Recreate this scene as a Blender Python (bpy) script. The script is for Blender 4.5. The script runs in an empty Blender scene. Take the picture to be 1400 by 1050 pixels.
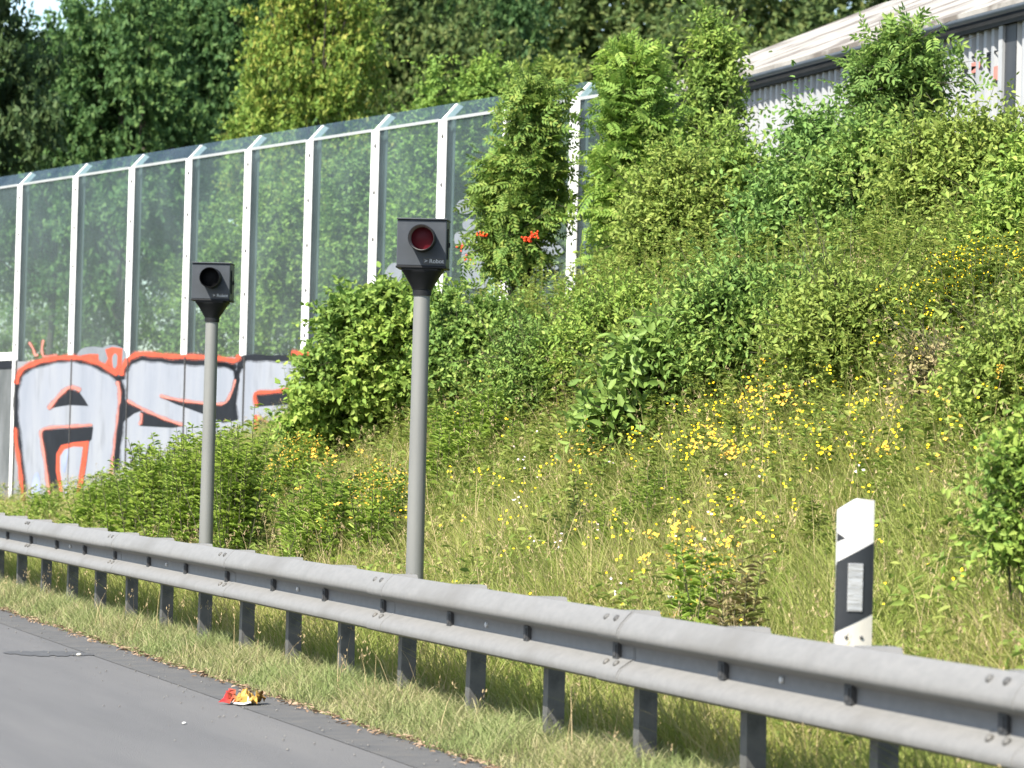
import bpy, math, random
import numpy as np
from mathutils import Vector, Matrix

random.seed(7)
RNG = np.random.default_rng(11)
C = bpy.context.scene.collection
R = math.radians

# ------------------------------------------------------------------ camera geometry
# world: +Y runs along the guard rail away from the camera, +X to the right, Z up
F_PX, W_PX, H_PX = 4942.0, 1400.0, 1050.0
YAW, PITCH, ROLL = R(16.51), R(1.136), R(1.49)
CAM = np.array([0.0, 0.0, 1.42])
fwd0 = np.array([math.sin(YAW), math.cos(YAW), 0.0])
rgt0 = np.array([math.cos(YAW), -math.sin(YAW), 0.0])
up0 = np.array([0, 0, 1.0])
FWD = fwd0 * math.cos(PITCH) + up0 * math.sin(PITCH)
U0 = up0 * math.cos(PITCH) - fwd0 * math.sin(PITCH)
RGT = rgt0 * math.cos(ROLL) + U0 * math.sin(ROLL)
UPV = U0 * math.cos(ROLL) - rgt0 * math.sin(ROLL)


def ray(px, py):
    d = FWD + RGT * ((px - 700) / F_PX) + UPV * ((525 - py) / F_PX)
    return d / np.linalg.norm(d)


def at_u(px, py, u):
    d = ray(px, py)
    return CAM + d * (u / d[0])


def at_z(px, py, z):
    d = ray(px, py)
    return CAM + d * ((z - CAM[2]) / d[2])


def at_plane(px, py, p, n):
    d = ray(px, py)
    return CAM + d * (np.dot(p - CAM, n) / np.dot(d, n))


def sstep(a, b, x):
    t = np.clip((x - a) / (b - a), 0, 1)
    return t * t * (3 - 2 * t)


def wob(x, y, s, seed=0):
    """cheap smooth noise in -1..1"""
    o = seed * 1.7
    return (np.sin(x * s * 1.0 + 1.3 + o) * np.sin(y * s * 1.13 + .4 - o) + .6 * np.sin(x * s * 2.1 - y * s * 1.7 + 2 * o)
            + .4 * np.sin(x * s * 3.7 + y * s * 3.1 + o)) / 2.0


def ground(u, v):
    u = np.asarray(u, float); v = np.asarray(v, float)
    k = sstep(30, 52, v)
    foot = 5.7 + .7 * k
    top = 10.4 - 1.9 * k
    H = 2.5 * (1 - k) + .42 * k
    t = np.clip((u - foot) / (top - foot), 0, 1)
    bank = H * (t * .65 + .35 * t * t * (3 - 2 * t))
    z = -.012 + sstep(4.6, 4.95, u) * .055 + bank
    z = z + sstep(5.4, 6.5, u) * (1 - sstep(30, 60, u)) * .06 * wob(u, v, 1.1)
    z = z + sstep(20, 30, u) * np.clip((u - 26) * .1, 0, 9)
    return z


def at_ground(px, py, lift=0.0):
    d = ray(px, py)
    t = np.linspace(5, 90, 3000)
    P = CAM[None] + d[None] * t[:, None]
    below = P[:, 2] < ground(P[:, 0], P[:, 1]) + lift
    i = np.argmax(below)
    return P[i]


# ------------------------------------------------------------------ object helpers
def tag(o, label=None, cat=None, group=None, kind=None):
    if label: o['label'] = label
    if cat: o['category'] = cat
    if group: o['group'] = group
    if kind: o['kind'] = kind
    return o


def thing(name, label, cat, loc=(0, 0, 0), rz=0.0, group=None):
    o = bpy.data.objects.new(name, None)
    o.empty_display_size = .2
    o.location = loc; o.rotation_euler = (0, 0, rz)
    C.objects.link(o)
    return tag(o, label, cat, group)


def np_mesh(name, V, quads=None, tris=None, smooth=False):
    me = bpy.data.meshes.new(name)
    V = np.asarray(V, np.float32).reshape(-1, 3)
    parts, tot = [], []
    if quads is not None and len(quads):
        q = np.asarray(quads, np.int32); parts.append(q.ravel()); tot.append(np.full(len(q), 4, np.int32))
    if tris is not None and len(tris):
        q = np.asarray(tris, np.int32); parts.append(q.ravel()); tot.append(np.full(len(q), 3, np.int32))
    L = np.concatenate(parts); T = np.concatenate(tot)
    S = np.concatenate([[0], np.cumsum(T)[:-1]]).astype(np.int32)
    me.vertices.add(len(V)); me.vertices.foreach_set('co', V.ravel())
    me.loops.add(len(L)); me.loops.foreach_set('vertex_index', L)
    me.polygons.add(len(T)); me.polygons.foreach_set('loop_start', S); me.polygons.foreach_set('loop_total', T)
    if smooth: me.polygons.foreach_set('use_smooth', np.ones(len(T), bool))
    me.update(calc_edges=True)
    return me


def link(name, me, mats, parent=None, loc=(0, 0, 0)):
    o = bpy.data.objects.new(name, me)
    if not isinstance(mats, (list, tuple)): mats = [mats]
    if not len(me.materials):
        for m in mats: me.materials.append(m)
    C.objects.link(o); o.location = loc
    if parent is not None: o.parent = parent
    return o


class MB:
    """collects shapes in local coordinates and links them as one mesh object"""
    def __init__(s): s.v = []; s.f = []; s.m = []

    def add(s, vs, fs, mi=0):
        b = len(s.v); s.v += [tuple(map(float, p)) for p in vs]
        for f in fs: s.f.append([b + i for i in f]); s.m.append(mi)
        return s

    def box(s, a, b, mi=0, ax=None):
        (x0, y0, z0), (x1, y1, z1) = a, b
        vs = [(x0, y0, z0), (x1, y0, z0), (x1, y1, z0), (x0, y1, z0), (x0, y0, z1), (x1, y0, z1), (x1, y1, z1), (x0, y1, z1)]
        if ax is not None:
            X, Y, Z, O = ax
            vs = [O + X * p[0] + Y * p[1] + Z * p[2] for p in vs]
        return s.add(vs, [(0, 3, 2, 1), (4, 5, 6, 7), (0, 1, 5, 4), (1, 2, 6, 5), (2, 3, 7, 6), (3, 0, 4, 7)], mi)

    def prism(s, poly, d, mi=0):
        """poly: 3D loop, d: extrusion vector"""
        n = len(poly); d = np.asarray(d, float)
        vs = [np.asarray(p, float) for p in poly] + [np.asarray(p, float) + d for p in poly]
        fs = [tuple(range(n))[::-1], tuple(range(n, 2 * n))] + [(i, (i + 1) % n, n + (i + 1) % n, n + i) for i in range(n)]
        return s.add(vs, fs, mi)

    def rings(s, rings, closed=True, caps=True, mi=0):
        n = len(rings[0]); vs = [p for r in rings for p in r]; fs = []
        for k in range(len(rings) - 1):
            for i in range(n if closed else n - 1):
                j = (i + 1) % n
                fs.append((k * n + i, k * n + j, (k + 1) * n + j, (k + 1) * n + i))
        if caps and closed:
            fs.append(tuple(range(n))[::-1]); fs.append(tuple(range((len(rings) - 1) * n, len(rings) * n)))
        return s.add(vs, fs, mi)

    def lathe(s, prof, n=24, axis=((1, 0, 0), (0, 1, 0), (0, 0, 1)), o=(0, 0, 0), mi=0, caps=True):
        A, B, Z = [np.array(a, float) for a in axis]; o = np.array(o, float)
        rr = [[o + Z * z + (A * math.cos(2 * math.pi * i / n) + B * math.sin(2 * math.pi * i / n)) * r for i in range(n)] for r, z in prof]
        return s.rings(rr, True, caps, mi)

    def build(s, name, mats, parent=None, loc=(0, 0, 0), smooth=None, bevel=0.0):
        me = bpy.data.meshes.new(name); me.from_pydata(s.v, [], s.f)
        if not isinstance(mats, (list, tuple)): mats = [mats]
        for m in mats: me.materials.append(m)
        if len(mats) > 1: me.polygons.foreach_set('material_index', s.m)
        if smooth is not None:
            me.polygons.foreach_set('use_smooth', np.ones(len(s.f), bool))
            try: me.set_sharp_from_angle(angle=R(smooth))
            except Exception: pass
        me.update()
        o = link(name, me, mats, parent, loc)
        if bevel:
            b = o.modifiers.new('bevel', 'BEVEL'); b.width = bevel; b.segments = 2; b.limit_method = 'ANGLE'; b.angle_limit = R(40)
        return o


def copy_tree(o, parent=None):
    c = o.copy(); C.objects.link(c)
    if parent is not None: c.parent = parent
    for ch in list(o.children): copy_tree(ch, c)
    return c


# ------------------------------------------------------------------ materials
def new_mat(name):
    m = bpy.data.materials.new(name); m.use_nodes = True
    nt = m.node_tree
    return m, nt, nt.nodes, nt.links, nt.nodes['Principled BSDF']


def ramp(nd, stops):
    r = nd.new('ShaderNodeValToRGB'); e = r.color_ramp.elements
    while len(e) < len(stops): e.new(.5)
    for el, (p, c) in zip(e, stops): el.position = p; el.color = (*c, 1)
    return r


HG, VG = .60, 1.85     # overall paint / foliage reflectance level


def noisy(name, cols, scale=8.0, rough=.6, metal=0.0, bump=0.0, bscale=None, detail=6, stretch=(1, 1, 1), spec=.5, mix2=None):
    m, nt, nd, ln, bs = new_mat(name)
    tc = nd.new('ShaderNodeTexCoord'); mp = nd.new('ShaderNodeMapping'); mp.inputs['Scale'].default_value = stretch
    ln.new(tc.outputs['Object'], mp.inputs['Vector'])
    n = nd.new('ShaderNodeTexNoise'); n.inputs['Scale'].default_value = scale; n.inputs['Detail'].default_value = detail
    n.inputs['Roughness'].default_value = .65
    ln.new(mp.outputs['Vector'], n.inputs['Vector'])
    k = len(cols)
    if 'white' not in name: cols = [tuple(v * HG for v in c) for c in cols]
    r = ramp(nd, [(.3 + .4 * i / max(1, k - 1), c) for i, c in enumerate(cols)])
    ln.new(n.outputs['Fac'], r.inputs['Fac'])
    out = r.outputs['Color']
    if mix2:
        sc2, lo, hi, col2 = mix2
        n3 = nd.new('ShaderNodeTexNoise'); n3.inputs['Scale'].default_value = sc2; n3.inputs['Detail'].default_value = 8
        ln.new(mp.outputs['Vector'], n3.inputs['Vector'])
        r3 = ramp(nd, [(lo, (0, 0, 0)), (hi, (1, 1, 1))]); ln.new(n3.outputs['Fac'], r3.inputs['Fac'])
        mx = nd.new('ShaderNodeMix'); mx.data_type = 'RGBA'
        ln.new(r3.outputs['Color'], mx.inputs['Factor']); ln.new(out, mx.inputs['A']); mx.inputs['B'].default_value = (*(tuple(v * HG for v in col2) if 'white' not in name else col2), 1)
        out = mx.outputs['Result']
    ln.new(out, bs.inputs['Base Color'])
    bs.inputs['Roughness'].default_value = rough; bs.inputs['Metallic'].default_value = metal
    bs.inputs['Specular IOR Level'].default_value = spec
    if bump:
        n2 = nd.new('ShaderNodeTexNoise'); n2.inputs['Scale'].default_value = bscale or scale * 4; n2.inputs['Detail'].default_value = 8
        ln.new(mp.outputs['Vector'], n2.inputs['Vector'])
        b = nd.new('ShaderNodeBump'); b.inputs['Strength'].default_value = bump; b.inputs['Distance'].default_value = .02
        ln.new(n2.outputs['Fac'], b.inputs['Height']); ln.new(b.outputs['Normal'], bs.inputs['Normal'])
    return m


def leafy(name, cols, trans=.35, rough=.6, patch=None, spec=.2):
    """cols: dark..light leaf colours picked per leaf; patch: (scale, colour) drift across the plant"""
    m, nt, nd, ln, bs = new_mat(name)
    g = nd.new('ShaderNodeNewGeometry')
    cols = [(c[0] * VG * 1.10, c[1] * VG, c[2] * VG) for c in cols]
    k = len(cols)
    r = ramp(nd, [(i / max(1, k - 1), c) for i, c in enumerate(cols)])
    ln.new(g.outputs['Random Per Island'], r.inputs['Fac'])
    out = r.outputs['Color']
    if patch:
        tc = nd.new('ShaderNodeTexCoord')
        n = nd.new('ShaderNodeTexNoise'); n.inputs['Scale'].default_value = patch[0]; n.inputs['Detail'].default_value = 4
        ln.new(tc.outputs['Object'], n.inputs['Vector'])
        r2 = ramp(nd, [(.42, (0, 0, 0)), (.62, (1, 1, 1))]); ln.new(n.outputs['Fac'], r2.inputs['Fac'])
        ml = nd.new('ShaderNodeMath'); ml.operation = 'MULTIPLY'; ml.inputs[1].default_value = patch[2] if len(patch) > 2 else .7
        ln.new(r2.outputs['Color'], ml.inputs[0])
        mx = nd.new('ShaderNodeMix'); mx.data_type = 'RGBA'
        ln.new(ml.outputs[0], mx.inputs['Factor']); ln.new(out, mx.inputs['A']); mx.inputs['B'].default_value = (*[v * VG for v in patch[1]], 1)
        out = mx.outputs['Result']
    ln.new(out, bs.inputs['Base Color'])
    bs.inputs['Roughness'].default_value = rough; bs.inputs['Specular IOR Level'].default_value = spec
    t = nd.new('ShaderNodeBsdfTranslucent'); ln.new(out, t.inputs['Color'])
    mix = nd.new('ShaderNodeMixShader'); mix.inputs['Fac'].default_value = trans
    ln.new(bs.outputs['BSDF'], mix.inputs[1]); ln.new(t.outputs['BSDF'], mix.inputs[2])
    ln.new(mix.outputs['Shader'], nd['Material Output'].inputs['Surface'])
    return m


M = {}
M['galv'] = noisy('weathered galvanised steel', [(.222, .222, .217), (.248, .247, .241), (.272, .27, .262)], 26, .6, .0, .02, 90, stretch=(1, .6, 1.0), mix2=(2.0, .56, .80, (.178, .172, .158)))
M['galv_dark'] = noisy('dull galvanised post steel', [(.10, .10, .10), (.17, .17, .165), (.22, .21, .195)], 9, .6, .2, .05, 60)
M['bracket'] = noisy('dirty bracket steel', [(.05, .055, .06), (.10, .10, .105)], 20, .6, .3)
M['asphalt'] = noisy('worn asphalt', [(.128, .128, .128), (.151, .150, .149), (.174, .172, .168)], 1.3, .85, 0, .35, 200, stretch=(1.6, .14, 1), mix2=(90, .62, .75, (.19, .19, .187)))
M['gutter'] = noisy('asphalt gutter strip', [(.095, .097, .10), (.122, .122, .121), (.15, .144, .134)], 5, .85, 0, .4, 200)
M['grit'] = noisy('stone grit', [(.10, .10, .10), (.3, .29, .27)], 3, .9)
M['tar'] = noisy('tar', [(.07, .07, .07), (.13, .13, .127)], 14, .7, 0, .3)
M['soil'] = noisy('grassy soil', [(.06, .065, .025), (.11, .11, .045), (.15, .135, .07)], 2.5, .95, 0, .4, 30)
M['white_post'] = noisy('white powder coated steel', [(.66, .67, .66), (.72, .725, .72)], 3, .4, 0, 0, mix2=(7, .66, .8, (.5, .51, .5)))
M['post_rear'] = noisy('shade grey flange', [(.17, .185, .185), (.23, .25, .25)], 4, .6)  # shade on web and rear flange painted in as a darker grey
M['strip'] = noisy('pale edge strip', [(.45, .48, .48), (.55, .58, .58)], 5, .5)
M['bolt_dark'] = noisy('bolt', [(.12, .12, .12), (.2, .2, .2)], 30, .5, .4)
M['panel'] = noisy('painted concrete panel', [(.26, .275, .30), (.32, .335, .36), (.37, .385, .41)], 1.6, .8, 0, .15, 18)
M['panel_grey'] = noisy('grey painted concrete panel', [(.085, .10, .105), (.15, .165, .17), (.24, .255, .27)], 1.9, .8, 0, .15, 18, stretch=(1, 1, .5))
M['p_silver'] = noisy('silver spray paint', [(.315, .35, .42), (.375, .405, .475), (.425, .45, .50)], 1.6, .6, 0, .12, 25, stretch=(1, 1, .35), mix2=(3.5, .56, .78, (.27, .29, .33)))
M['p_black'] = noisy('black spray paint', [(.010, .012, .017), (.022, .025, .034)], 3, .6, 0, .05, 25, spec=.2)
M['p_orange'] = noisy('orange red spray paint', [(.68, .085, .035), (.80, .13, .055)], 4, .55, 0, .05, 25)
M['p_pink'] = noisy('faded pink spray paint', [(.62, .22, .18), (.74, .32, .26)], 5, .6)
M['p_blue'] = noisy('pale blue spray paint', [(.30, .38, .70), (.48, .53, .72)], 4, .6)
M['p_haze'] = noisy('pale grey spray paint on glass', [(.22, .25, .29), (.30, .33, .37)], 5, .6)
M['housing'] = noisy('slate grey painted housing', [(.070, .080, .094), (.088, .099, .115)], 6, .45, .0, .02, 80, spec=.2, mix2=(14, .62, .8, (.11, .12, .13)))
M['housing_dark'] = noisy('black painted steel', [(.013, .014, .017), (.022, .024, .027)], 8, .55, spec=.2)
M['pole'] = noisy('grey painted steel pole', [(.26, .265, .255), (.31, .315, .30)], 4, .45, .15, .03, 60, stretch=(1, 1, .25))
M['lens_dark'] = noisy('black lens', [(.004, .004, .005), (.007, .007, .008)], 8, .6, spec=.1)
M['lens_red'] = noisy('dark red filter glass', [(.10, .006, .013), (.15, .010, .02)], 6, .4, spec=.12)
M['hood_metal'] = noisy('bare hood metal', [(.38, .36, .35), (.5, .48, .47)], 20, .45, .3)
M['plate'] = noisy('dark label plate', [(.03, .033, .036), (.05, .052, .056)], 20, .4)
M['lettering'] = noisy('pale lettering', [(.8, .81, .82), (.9, .91, .92)], 20, .5)
M['white_plastic'] = noisy('white plastic', [(.50, .50, .485), (.57, .57, .555)], 5, .45, 0, 0, mix2=(9, .6, .8, (.42, .41, .38)))
M['dirty_plastic'] = noisy('dirty white plastic sleeve', [(.40, .385, .34), (.48, .46, .41)], 9, .6)
M['black_plastic'] = noisy('black plastic', [(.018, .022, .028), (.032, .036, .042)], 6, .4)
M['reflector'] = noisy('silver reflector', [(.42, .43, .44), (.58, .59, .59), (.7, .7, .7)], 26, .25, .3, .2, 90, stretch=(.2, .2, 1))
M['bark'] = noisy('brown bark', [(.05, .04, .03), (.10, .085, .065)], 9, .9, 0, .5, 30, stretch=(1, 1, .3))
M['stem'] = noisy('green brown stem', [(.07, .075, .03), (.12, .11, .05)], 9, .8)
M['fascia'] = noisy('eave boards with painted shade', [(.012, .014, .018), (.024, .027, .033)], 4, .6)  # near-black tone stands in for the shade under the eave
M['gutter_blue'] = noisy('blue grey gutter', [(.16, .20, .26), (.24, .28, .34)], 6, .5)
M['roof'] = noisy('weathered fibre cement roof', [(.30, .28, .25), (.42, .40, .365), (.50, .48, .44)], 1.6, .9, 0, .25, 14, mix2=(1.4, .50, .58, (.20, .175, .15)))
M['sheet'] = noisy('weathered corrugated sheet', [(.42, .44, .47), (.54, .56, .58), (.62, .63, .64)], 1.5, .55, .1, .04, 20, stretch=(1, 1, .3), mix2=(1.3, .56, .66, (.33, .35, .39)))
M['sheet_dark'] = noisy('dark sheet door', [(.04, .046, .058), (.075, .08, .09)], 3, .5)

for nm, src, c in (('o_black', 'thin black overspray', (.02, .022, .03)), ('o_orange', 'thin orange overspray', (.42, .10, .06))):
    m, nt, nd, ln, bs = new_mat(src)
    bs.inputs['Base Color'].default_value = (*c, 1); bs.inputs['Roughness'].default_value = .7
    tc = nd.new('ShaderNodeTexCoord'); n_ = nd.new('ShaderNodeTexNoise'); n_.inputs['Scale'].default_value = 22; n_.inputs['Detail'].default_value = 5
    ln.new(tc.outputs['Object'], n_.inputs['Vector'])
    r_ = ramp(nd, [(.35, (.10, .10, .10)), (.7, (.55, .55, .55))]); ln.new(n_.outputs['Fac'], r_.inputs['Fac']); ln.new(r_.outputs['Color'], bs.inputs['Alpha'])
    M[nm] = m
# glass of the noise barrier: tinted, dusty, see-through
m, nt, nd, ln, bs = new_mat('tinted dusty acrylic glass')
tr = nd.new('ShaderNodeBsdfTransparent'); tr.inputs['Color'].default_value = (.81, .885, .88, 1)
gl = nd.new('ShaderNodeBsdfGlossy'); gl.inputs['Roughness'].default_value = .05; gl.inputs['Color'].default_value = (.85, .92, .95, 1)
df = nd.new('ShaderNodeBsdfDiffuse'); df.inputs['Color'].default_value = (.27, .33, .36, 1)
lw = nd.new('ShaderNodeLayerWeight'); lw.inputs['Blend'].default_value = .5
pw_ = nd.new('ShaderNodeMath'); pw_.operation = 'POWER'; pw_.inputs[1].default_value = 5.0; ln.new(lw.outputs['Facing'], pw_.inputs[0])
fr = nd.new('ShaderNodeMapRange'); fr.inputs['To Min'].default_value = .02; fr.inputs['To Max'].default_value = .26; ln.new(pw_.outputs[0], fr.inputs['Value'])
mx1 = nd.new('ShaderNodeMixShader'); mx2 = nd.new('ShaderNodeMixShader')
tc = nd.new('ShaderNodeTexCoord'); nz = nd.new('ShaderNodeTexNoise'); nz.inputs['Scale'].default_value = 1.1; nz.inputs['Detail'].default_value = 5
ln.new(tc.outputs['Object'], nz.inputs['Vector'])
rp = ramp(nd, [(.3, (.025, .025, .025)), (.75, (.085, .085, .085))]); ln.new(nz.outputs['Fac'], rp.inputs['Fac'])
ln.new(rp.outputs['Color'], mx1.inputs['Fac']); ln.new(tr.outputs[0], mx1.inputs[1]); ln.new(df.outputs[0], mx1.inputs[2])
ln.new(fr.outputs[0], mx2.inputs['Fac']); ln.new(mx1.outputs[0], mx2.inputs[1]); ln.new(gl.outputs[0], mx2.inputs[2])
ln.new(mx2.outputs[0], nd['Material Output'].inputs['Surface'])
M['glass'] = m

# foliage
M['lf_forest'] = leafy('forest leaves', [(.027, .062, .019), (.040, .088, .026), (.057, .112, .032), (.08, .135, .04)], .42, patch=(.35, (.032, .072, .03)))
M['lf_forest2'] = leafy('olive forest leaves', [(.032, .062, .019), (.050, .088, .026), (.074, .108, .032), (.095, .12, .038)], .42, patch=(.4, (.044, .07, .026)))
M['lf_dark'] = leafy('dark tree leaves', [(.020, .042, .016), (.032, .060, .021), (.048, .076, .028)], .35)
M['lf_yellow'] = leafy('yellow green leaves', [(.06, .115, .022), (.09, .15, .028), (.13, .18, .032), (.18, .185, .045)], .4, patch=(.7, (.09, .15, .03)))
M['lf_lime'] = leafy('light green leaves', [(.08, .15, .025), (.12, .20, .035), (.17, .24, .05)], .4, patch=(.9, (.07, .13, .03)))
M['lf_mid'] = leafy('mid green leaves', [(.055, .105, .022), (.08, .145, .03), (.11, .18, .04), (.145, .20, .05)], .35, patch=(1.0, (.06, .11, .03)))
M['lf_bush'] = leafy('fresh bush leaves', [(.07, .13, .022), (.105, .175, .03), (.14, .21, .04), (.175, .235, .055)], .38, patch=(1.3, (.07, .12, .03)))
M['lf_blue'] = leafy('bluish green leaves', [(.05, .105, .028), (.08, .15, .038), (.11, .185, .05)], .33, patch=(1.0, (.07, .13, .03)))
M['lf_rowan'] = leafy('rowan leaves', [(.045, .09, .02), (.07, .135, .028), (.10, .165, .034), (.14, .18, .04)], .35, patch=(1.2, (.10, .145, .03), .5))
M['lf_olive'] = leafy('olive yellow leaves', [(.075, .125, .025), (.115, .17, .035), (.155, .20, .05)], .38, patch=(1.1, (.12, .155, .035)))
M['lf_herb'] = leafy('herb leaves', [(.11, .18, .03), (.155, .235, .042), (.20, .275, .06)], .45, patch=(1.2, (.11, .17, .04)))
M['lf_weed'] = leafy('upper bank weeds', [(.07, .12, .025), (.10, .155, .03), (.135, .18, .04), (.17, .19, .06)], .42, patch=(.9, (.12, .15, .035), .6))
M['lf_big'] = leafy('large glossy leaves', [(.065, .12, .025), (.09, .155, .034), (.12, .185, .045)], .38, .5, spec=.3)
M['lf_brown'] = leafy('withered leaves', [(.12, .12, .05), (.17, .155, .08), (.12, .15, .045)], .3)
M['grass'] = leafy('meadow grass', [(.09, .13, .026), (.125, .16, .036), (.16, .18, .052), (.19, .19, .08), (.23, .21, .115)], .42, .6, patch=(.6, (.125, .165, .034), .55))
M['grass_verge'] = leafy('dry verge grass', [(.08, .112, .034), (.12, .145, .055), (.17, .175, .09), (.225, .21, .13)], .35, .65, patch=(1.3, (.105, .145, .05), .65))
M['straw'] = leafy('dry straw', [(.18, .155, .08), (.24, .205, .115), (.29, .25, .15)], .3, .7)
M['fl_yellow'] = leafy('yellow petals', [(.55, .40, .010), (.60, .46, .012), (.58, .50, .03)], .25, .6)
M['fl_orange'] = leafy('ochre flower heads', [(.34, .23, .03), (.40, .29, .04), (.30, .17, .03)], .25, .6)
M['fl_white'] = leafy('white petals', [(.40, .39, .38), (.44, .43, .42), (.40, .30, .36)], .25, .6)
M['berry'] = leafy('red berries', [(.36, .03, .010), (.42, .045, .012)], .05, .3)
M['dead_leaf'] = leafy('dead leaves', [(.075, .055, .035), (.12, .09, .06), (.18, .145, .10)], .15, .8)


# ------------------------------------------------------------------ vegetation builders (numpy)
def unit(a): return a / np.maximum(np.linalg.norm(a, axis=-1, keepdims=True), 1e-9)


def leaf_arrays(P, D, N, L, Wd, droop=.12):
    D = unit(D); N = unit(N - D * np.sum(N * D, -1, keepdims=True)); B = np.cross(D, N)
    L = L[:, None]; Wd = Wd[:, None]; h = Wd * .16
    V = np.stack([P, P + D * L * .3 + B * Wd * .5 + N * h, P + D * L * .7 + B * Wd * .36 + N * h * .6,
                  P + D * L - N * L * droop, P + D * L * .7 - B * Wd * .36 + N * h * .6, P + D * L * .3 - B * Wd * .5 + N * h], 1)
    n = len(P); b = (np.arange(n) * 6)[:, None]
    q = np.concatenate([b + np.array([[0, 1, 2, 3]]), b + np.array([[0, 3, 4, 5]])], 0)
    return V.reshape(-1, 3), q


def pinnate(P, D, N, L, k=4, wr=.40, ll=.34):
    """expand each leaf into 2k+1 leaflets along its midrib"""
    D = unit(D); N = unit(N - D * np.sum(N * D, -1, keepdims=True)); B = np.cross(D, N)
    PP, DD, NN, LL = [], [], [], []
    for i in range(k):
        t = (i + .8) / (k + .6)
        s = L * ll * (1 - .25 * abs(t - .5))
        base = P + D * (L * t)[:, None] - N * (L * .16 * t * t)[:, None]
        for sg in (1, -1):
            PP.append(base); DD.append(D * .55 + B * sg * .85 - N * .15); NN.append(N); LL.append(s)
    PP.append(P + D * (L * .86)[:, None] - N * (L * .13)[:, None]); DD.append(D); NN.append(N); LL.append(L * ll)
    P = np.concatenate(PP); D = np.concatenate(DD); N = np.concatenate(NN); L = np.concatenate(LL)
    return leaf_arrays(P, D, N, L, L * wr)


def crown(lobes, rng, clumps, twigs, per, leaf, asp=.55, twig=.3, up=.35, shell=.5, kind='simple', k=4, flop=.55, rc=.10):
    """lobes: [(centre, radii)]; leaves sit along twigs that leave clump centres near the lobe surfaces.
    returns leaf verts, quads and the clump centres"""
    Cs = np.array([l[0] for l in lobes], float); Rs = np.array([l[1] for l in lobes], float)
    vol = np.prod(Rs, 1) ** .7
    li = rng.choice(len(lobes), clumps, p=vol / vol.sum())
    d = unit(rng.normal(size=(clumps, 3)) + np.array([0, 0, .15]))
    rr = shell + (1 - shell) * rng.random(clumps) ** .6
    cc = Cs[li] + d * rr[:, None] * Rs[li]
    out_c = unit(d / Rs[li])
    n = clumps * twigs
    ci = np.repeat(np.arange(clumps), twigs)
    rm = Rs[li].mean(1)
    tb = cc[ci] + rng.normal(size=(n, 3)) * (rm[ci] * rc)[:, None]
    td = unit(out_c[ci] * .75 + np.array([0, 0, up]) + rng.normal(size=(n, 3)) * .55)
    tl = twig * (.6 + .8 * rng.random(n)) * np.where(rng.random(n) < .10, 1.9, 1.0)
    N = n * per
    ti = np.repeat(np.arange(n), per)
    t = (np.tile(np.arange(per), n) + rng.random(N)) / per
    P = tb[ti] + td[ti] * (tl[ti] * t)[:, None] + np.array([0, 0, -.18]) * (tl[ti] * t * t)[:, None]
    rnd = unit(rng.normal(size=(N, 3)))
    D = unit(td[ti] * .45 + rnd * .8 + np.array([0, 0, -.12]))
    Nn = unit(np.array([0, 0, 1.0]) * flop + out_c[ci][ti] * .45 + rng.normal(size=(N, 3)) * .38)
    L = leaf * (.65 + .6 * rng.random(N))
    if kind == 'pinnate': V, q = pinnate(P, D, Nn, L, k)
    else: V, q = leaf_arrays(P, D, Nn, L, L * asp)
    return V, q, cc, (tb, td, tl)


def tube_arrays(paths, sides=6):
    """paths: list of (points, radii) -> verts, quads"""
    VV, QQ, b = [], [], 0
    for pts, rad in paths:
        pts = np.asarray(pts, float); m = len(pts)
        T = unit(np.gradient(pts, axis=0))
        ref = np.array([1, 0, 0.]) if abs(T[0, 2]) > .8 else np.array([0, 0, 1.])
        A = unit(np.cross(T, ref)); B = np.cross(T, A)
        an = np.arange(sides) * 2 * math.pi / sides
        V = pts[:, None] + (A[:, None] * np.cos(an)[None, :, None] + B[:, None] * np.sin(an)[None, :, None]) * np.asarray(rad)[:, None, None]
        VV.append(V.reshape(-1, 3))
        i, j = np.meshgrid(np.arange(m - 1), np.arange(sides), indexing='ij')
        j2 = (j + 1) % sides
        QQ.append((np.stack([i * sides + j, i * sides + j2, (i + 1) * sides + j2, (i + 1) * sides + j], -1).reshape(-1, 4)) + b)
        b += m * sides
    return np.concatenate(VV), np.concatenate(QQ)


def limb(a, b, r0, r1, rng, sag=.08, n=6):
    a = np.asarray(a, float); b = np.asarray(b, float)
    t = np.linspace(0, 1, n)[:, None]
    L = np.linalg.norm(b - a)
    off = rng.normal(size=3) * sag * L
    p = a + (b - a) * t + off * (t * (1 - t)) * 2 + np.array([0, 0, -.10 * L]) * (t * (1 - t))
    return p, r0 + (r1 - r0) * t[:, 0]


def branches(base, cc, rng, n, r, stems=1, fork=.35, twigs=None):
    """trunk(s) from base with limbs to some clump centres"""
    paths = []
    base = np.asarray(base, float)
    top = cc[np.argsort(cc[:, 2])[-max(3, len(cc) // 8):]].mean(0)
    trunks = []
    for s in range(stems):
        tgt = top if stems == 1 else cc[rng.integers(len(cc))]
        b0 = base + (rng.normal(size=3) * [.12, .12, 0] if stems > 1 else 0)
        p, rad = limb(b0, tgt, r, r * .25, rng, .05, 9)
        paths.append((p, rad)); trunks.append(p)
    for i in rng.choice(len(cc), min(n, len(cc)), replace=False):
        tr = trunks[rng.integers(len(trunks))]
        t = fork + (1 - fork) * rng.random() * .8
        hi = np.searchsorted(np.linspace(0, 1, len(tr)), t)
        a = tr[min(hi, len(tr) - 1)]
        if a[2] > cc[i][2] + .1: a = tr[max(1, hi // 2)]
        paths.append(limb(a, cc[i], r * .4, r * .08, rng))
    return paths


PLANTS = []


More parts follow.
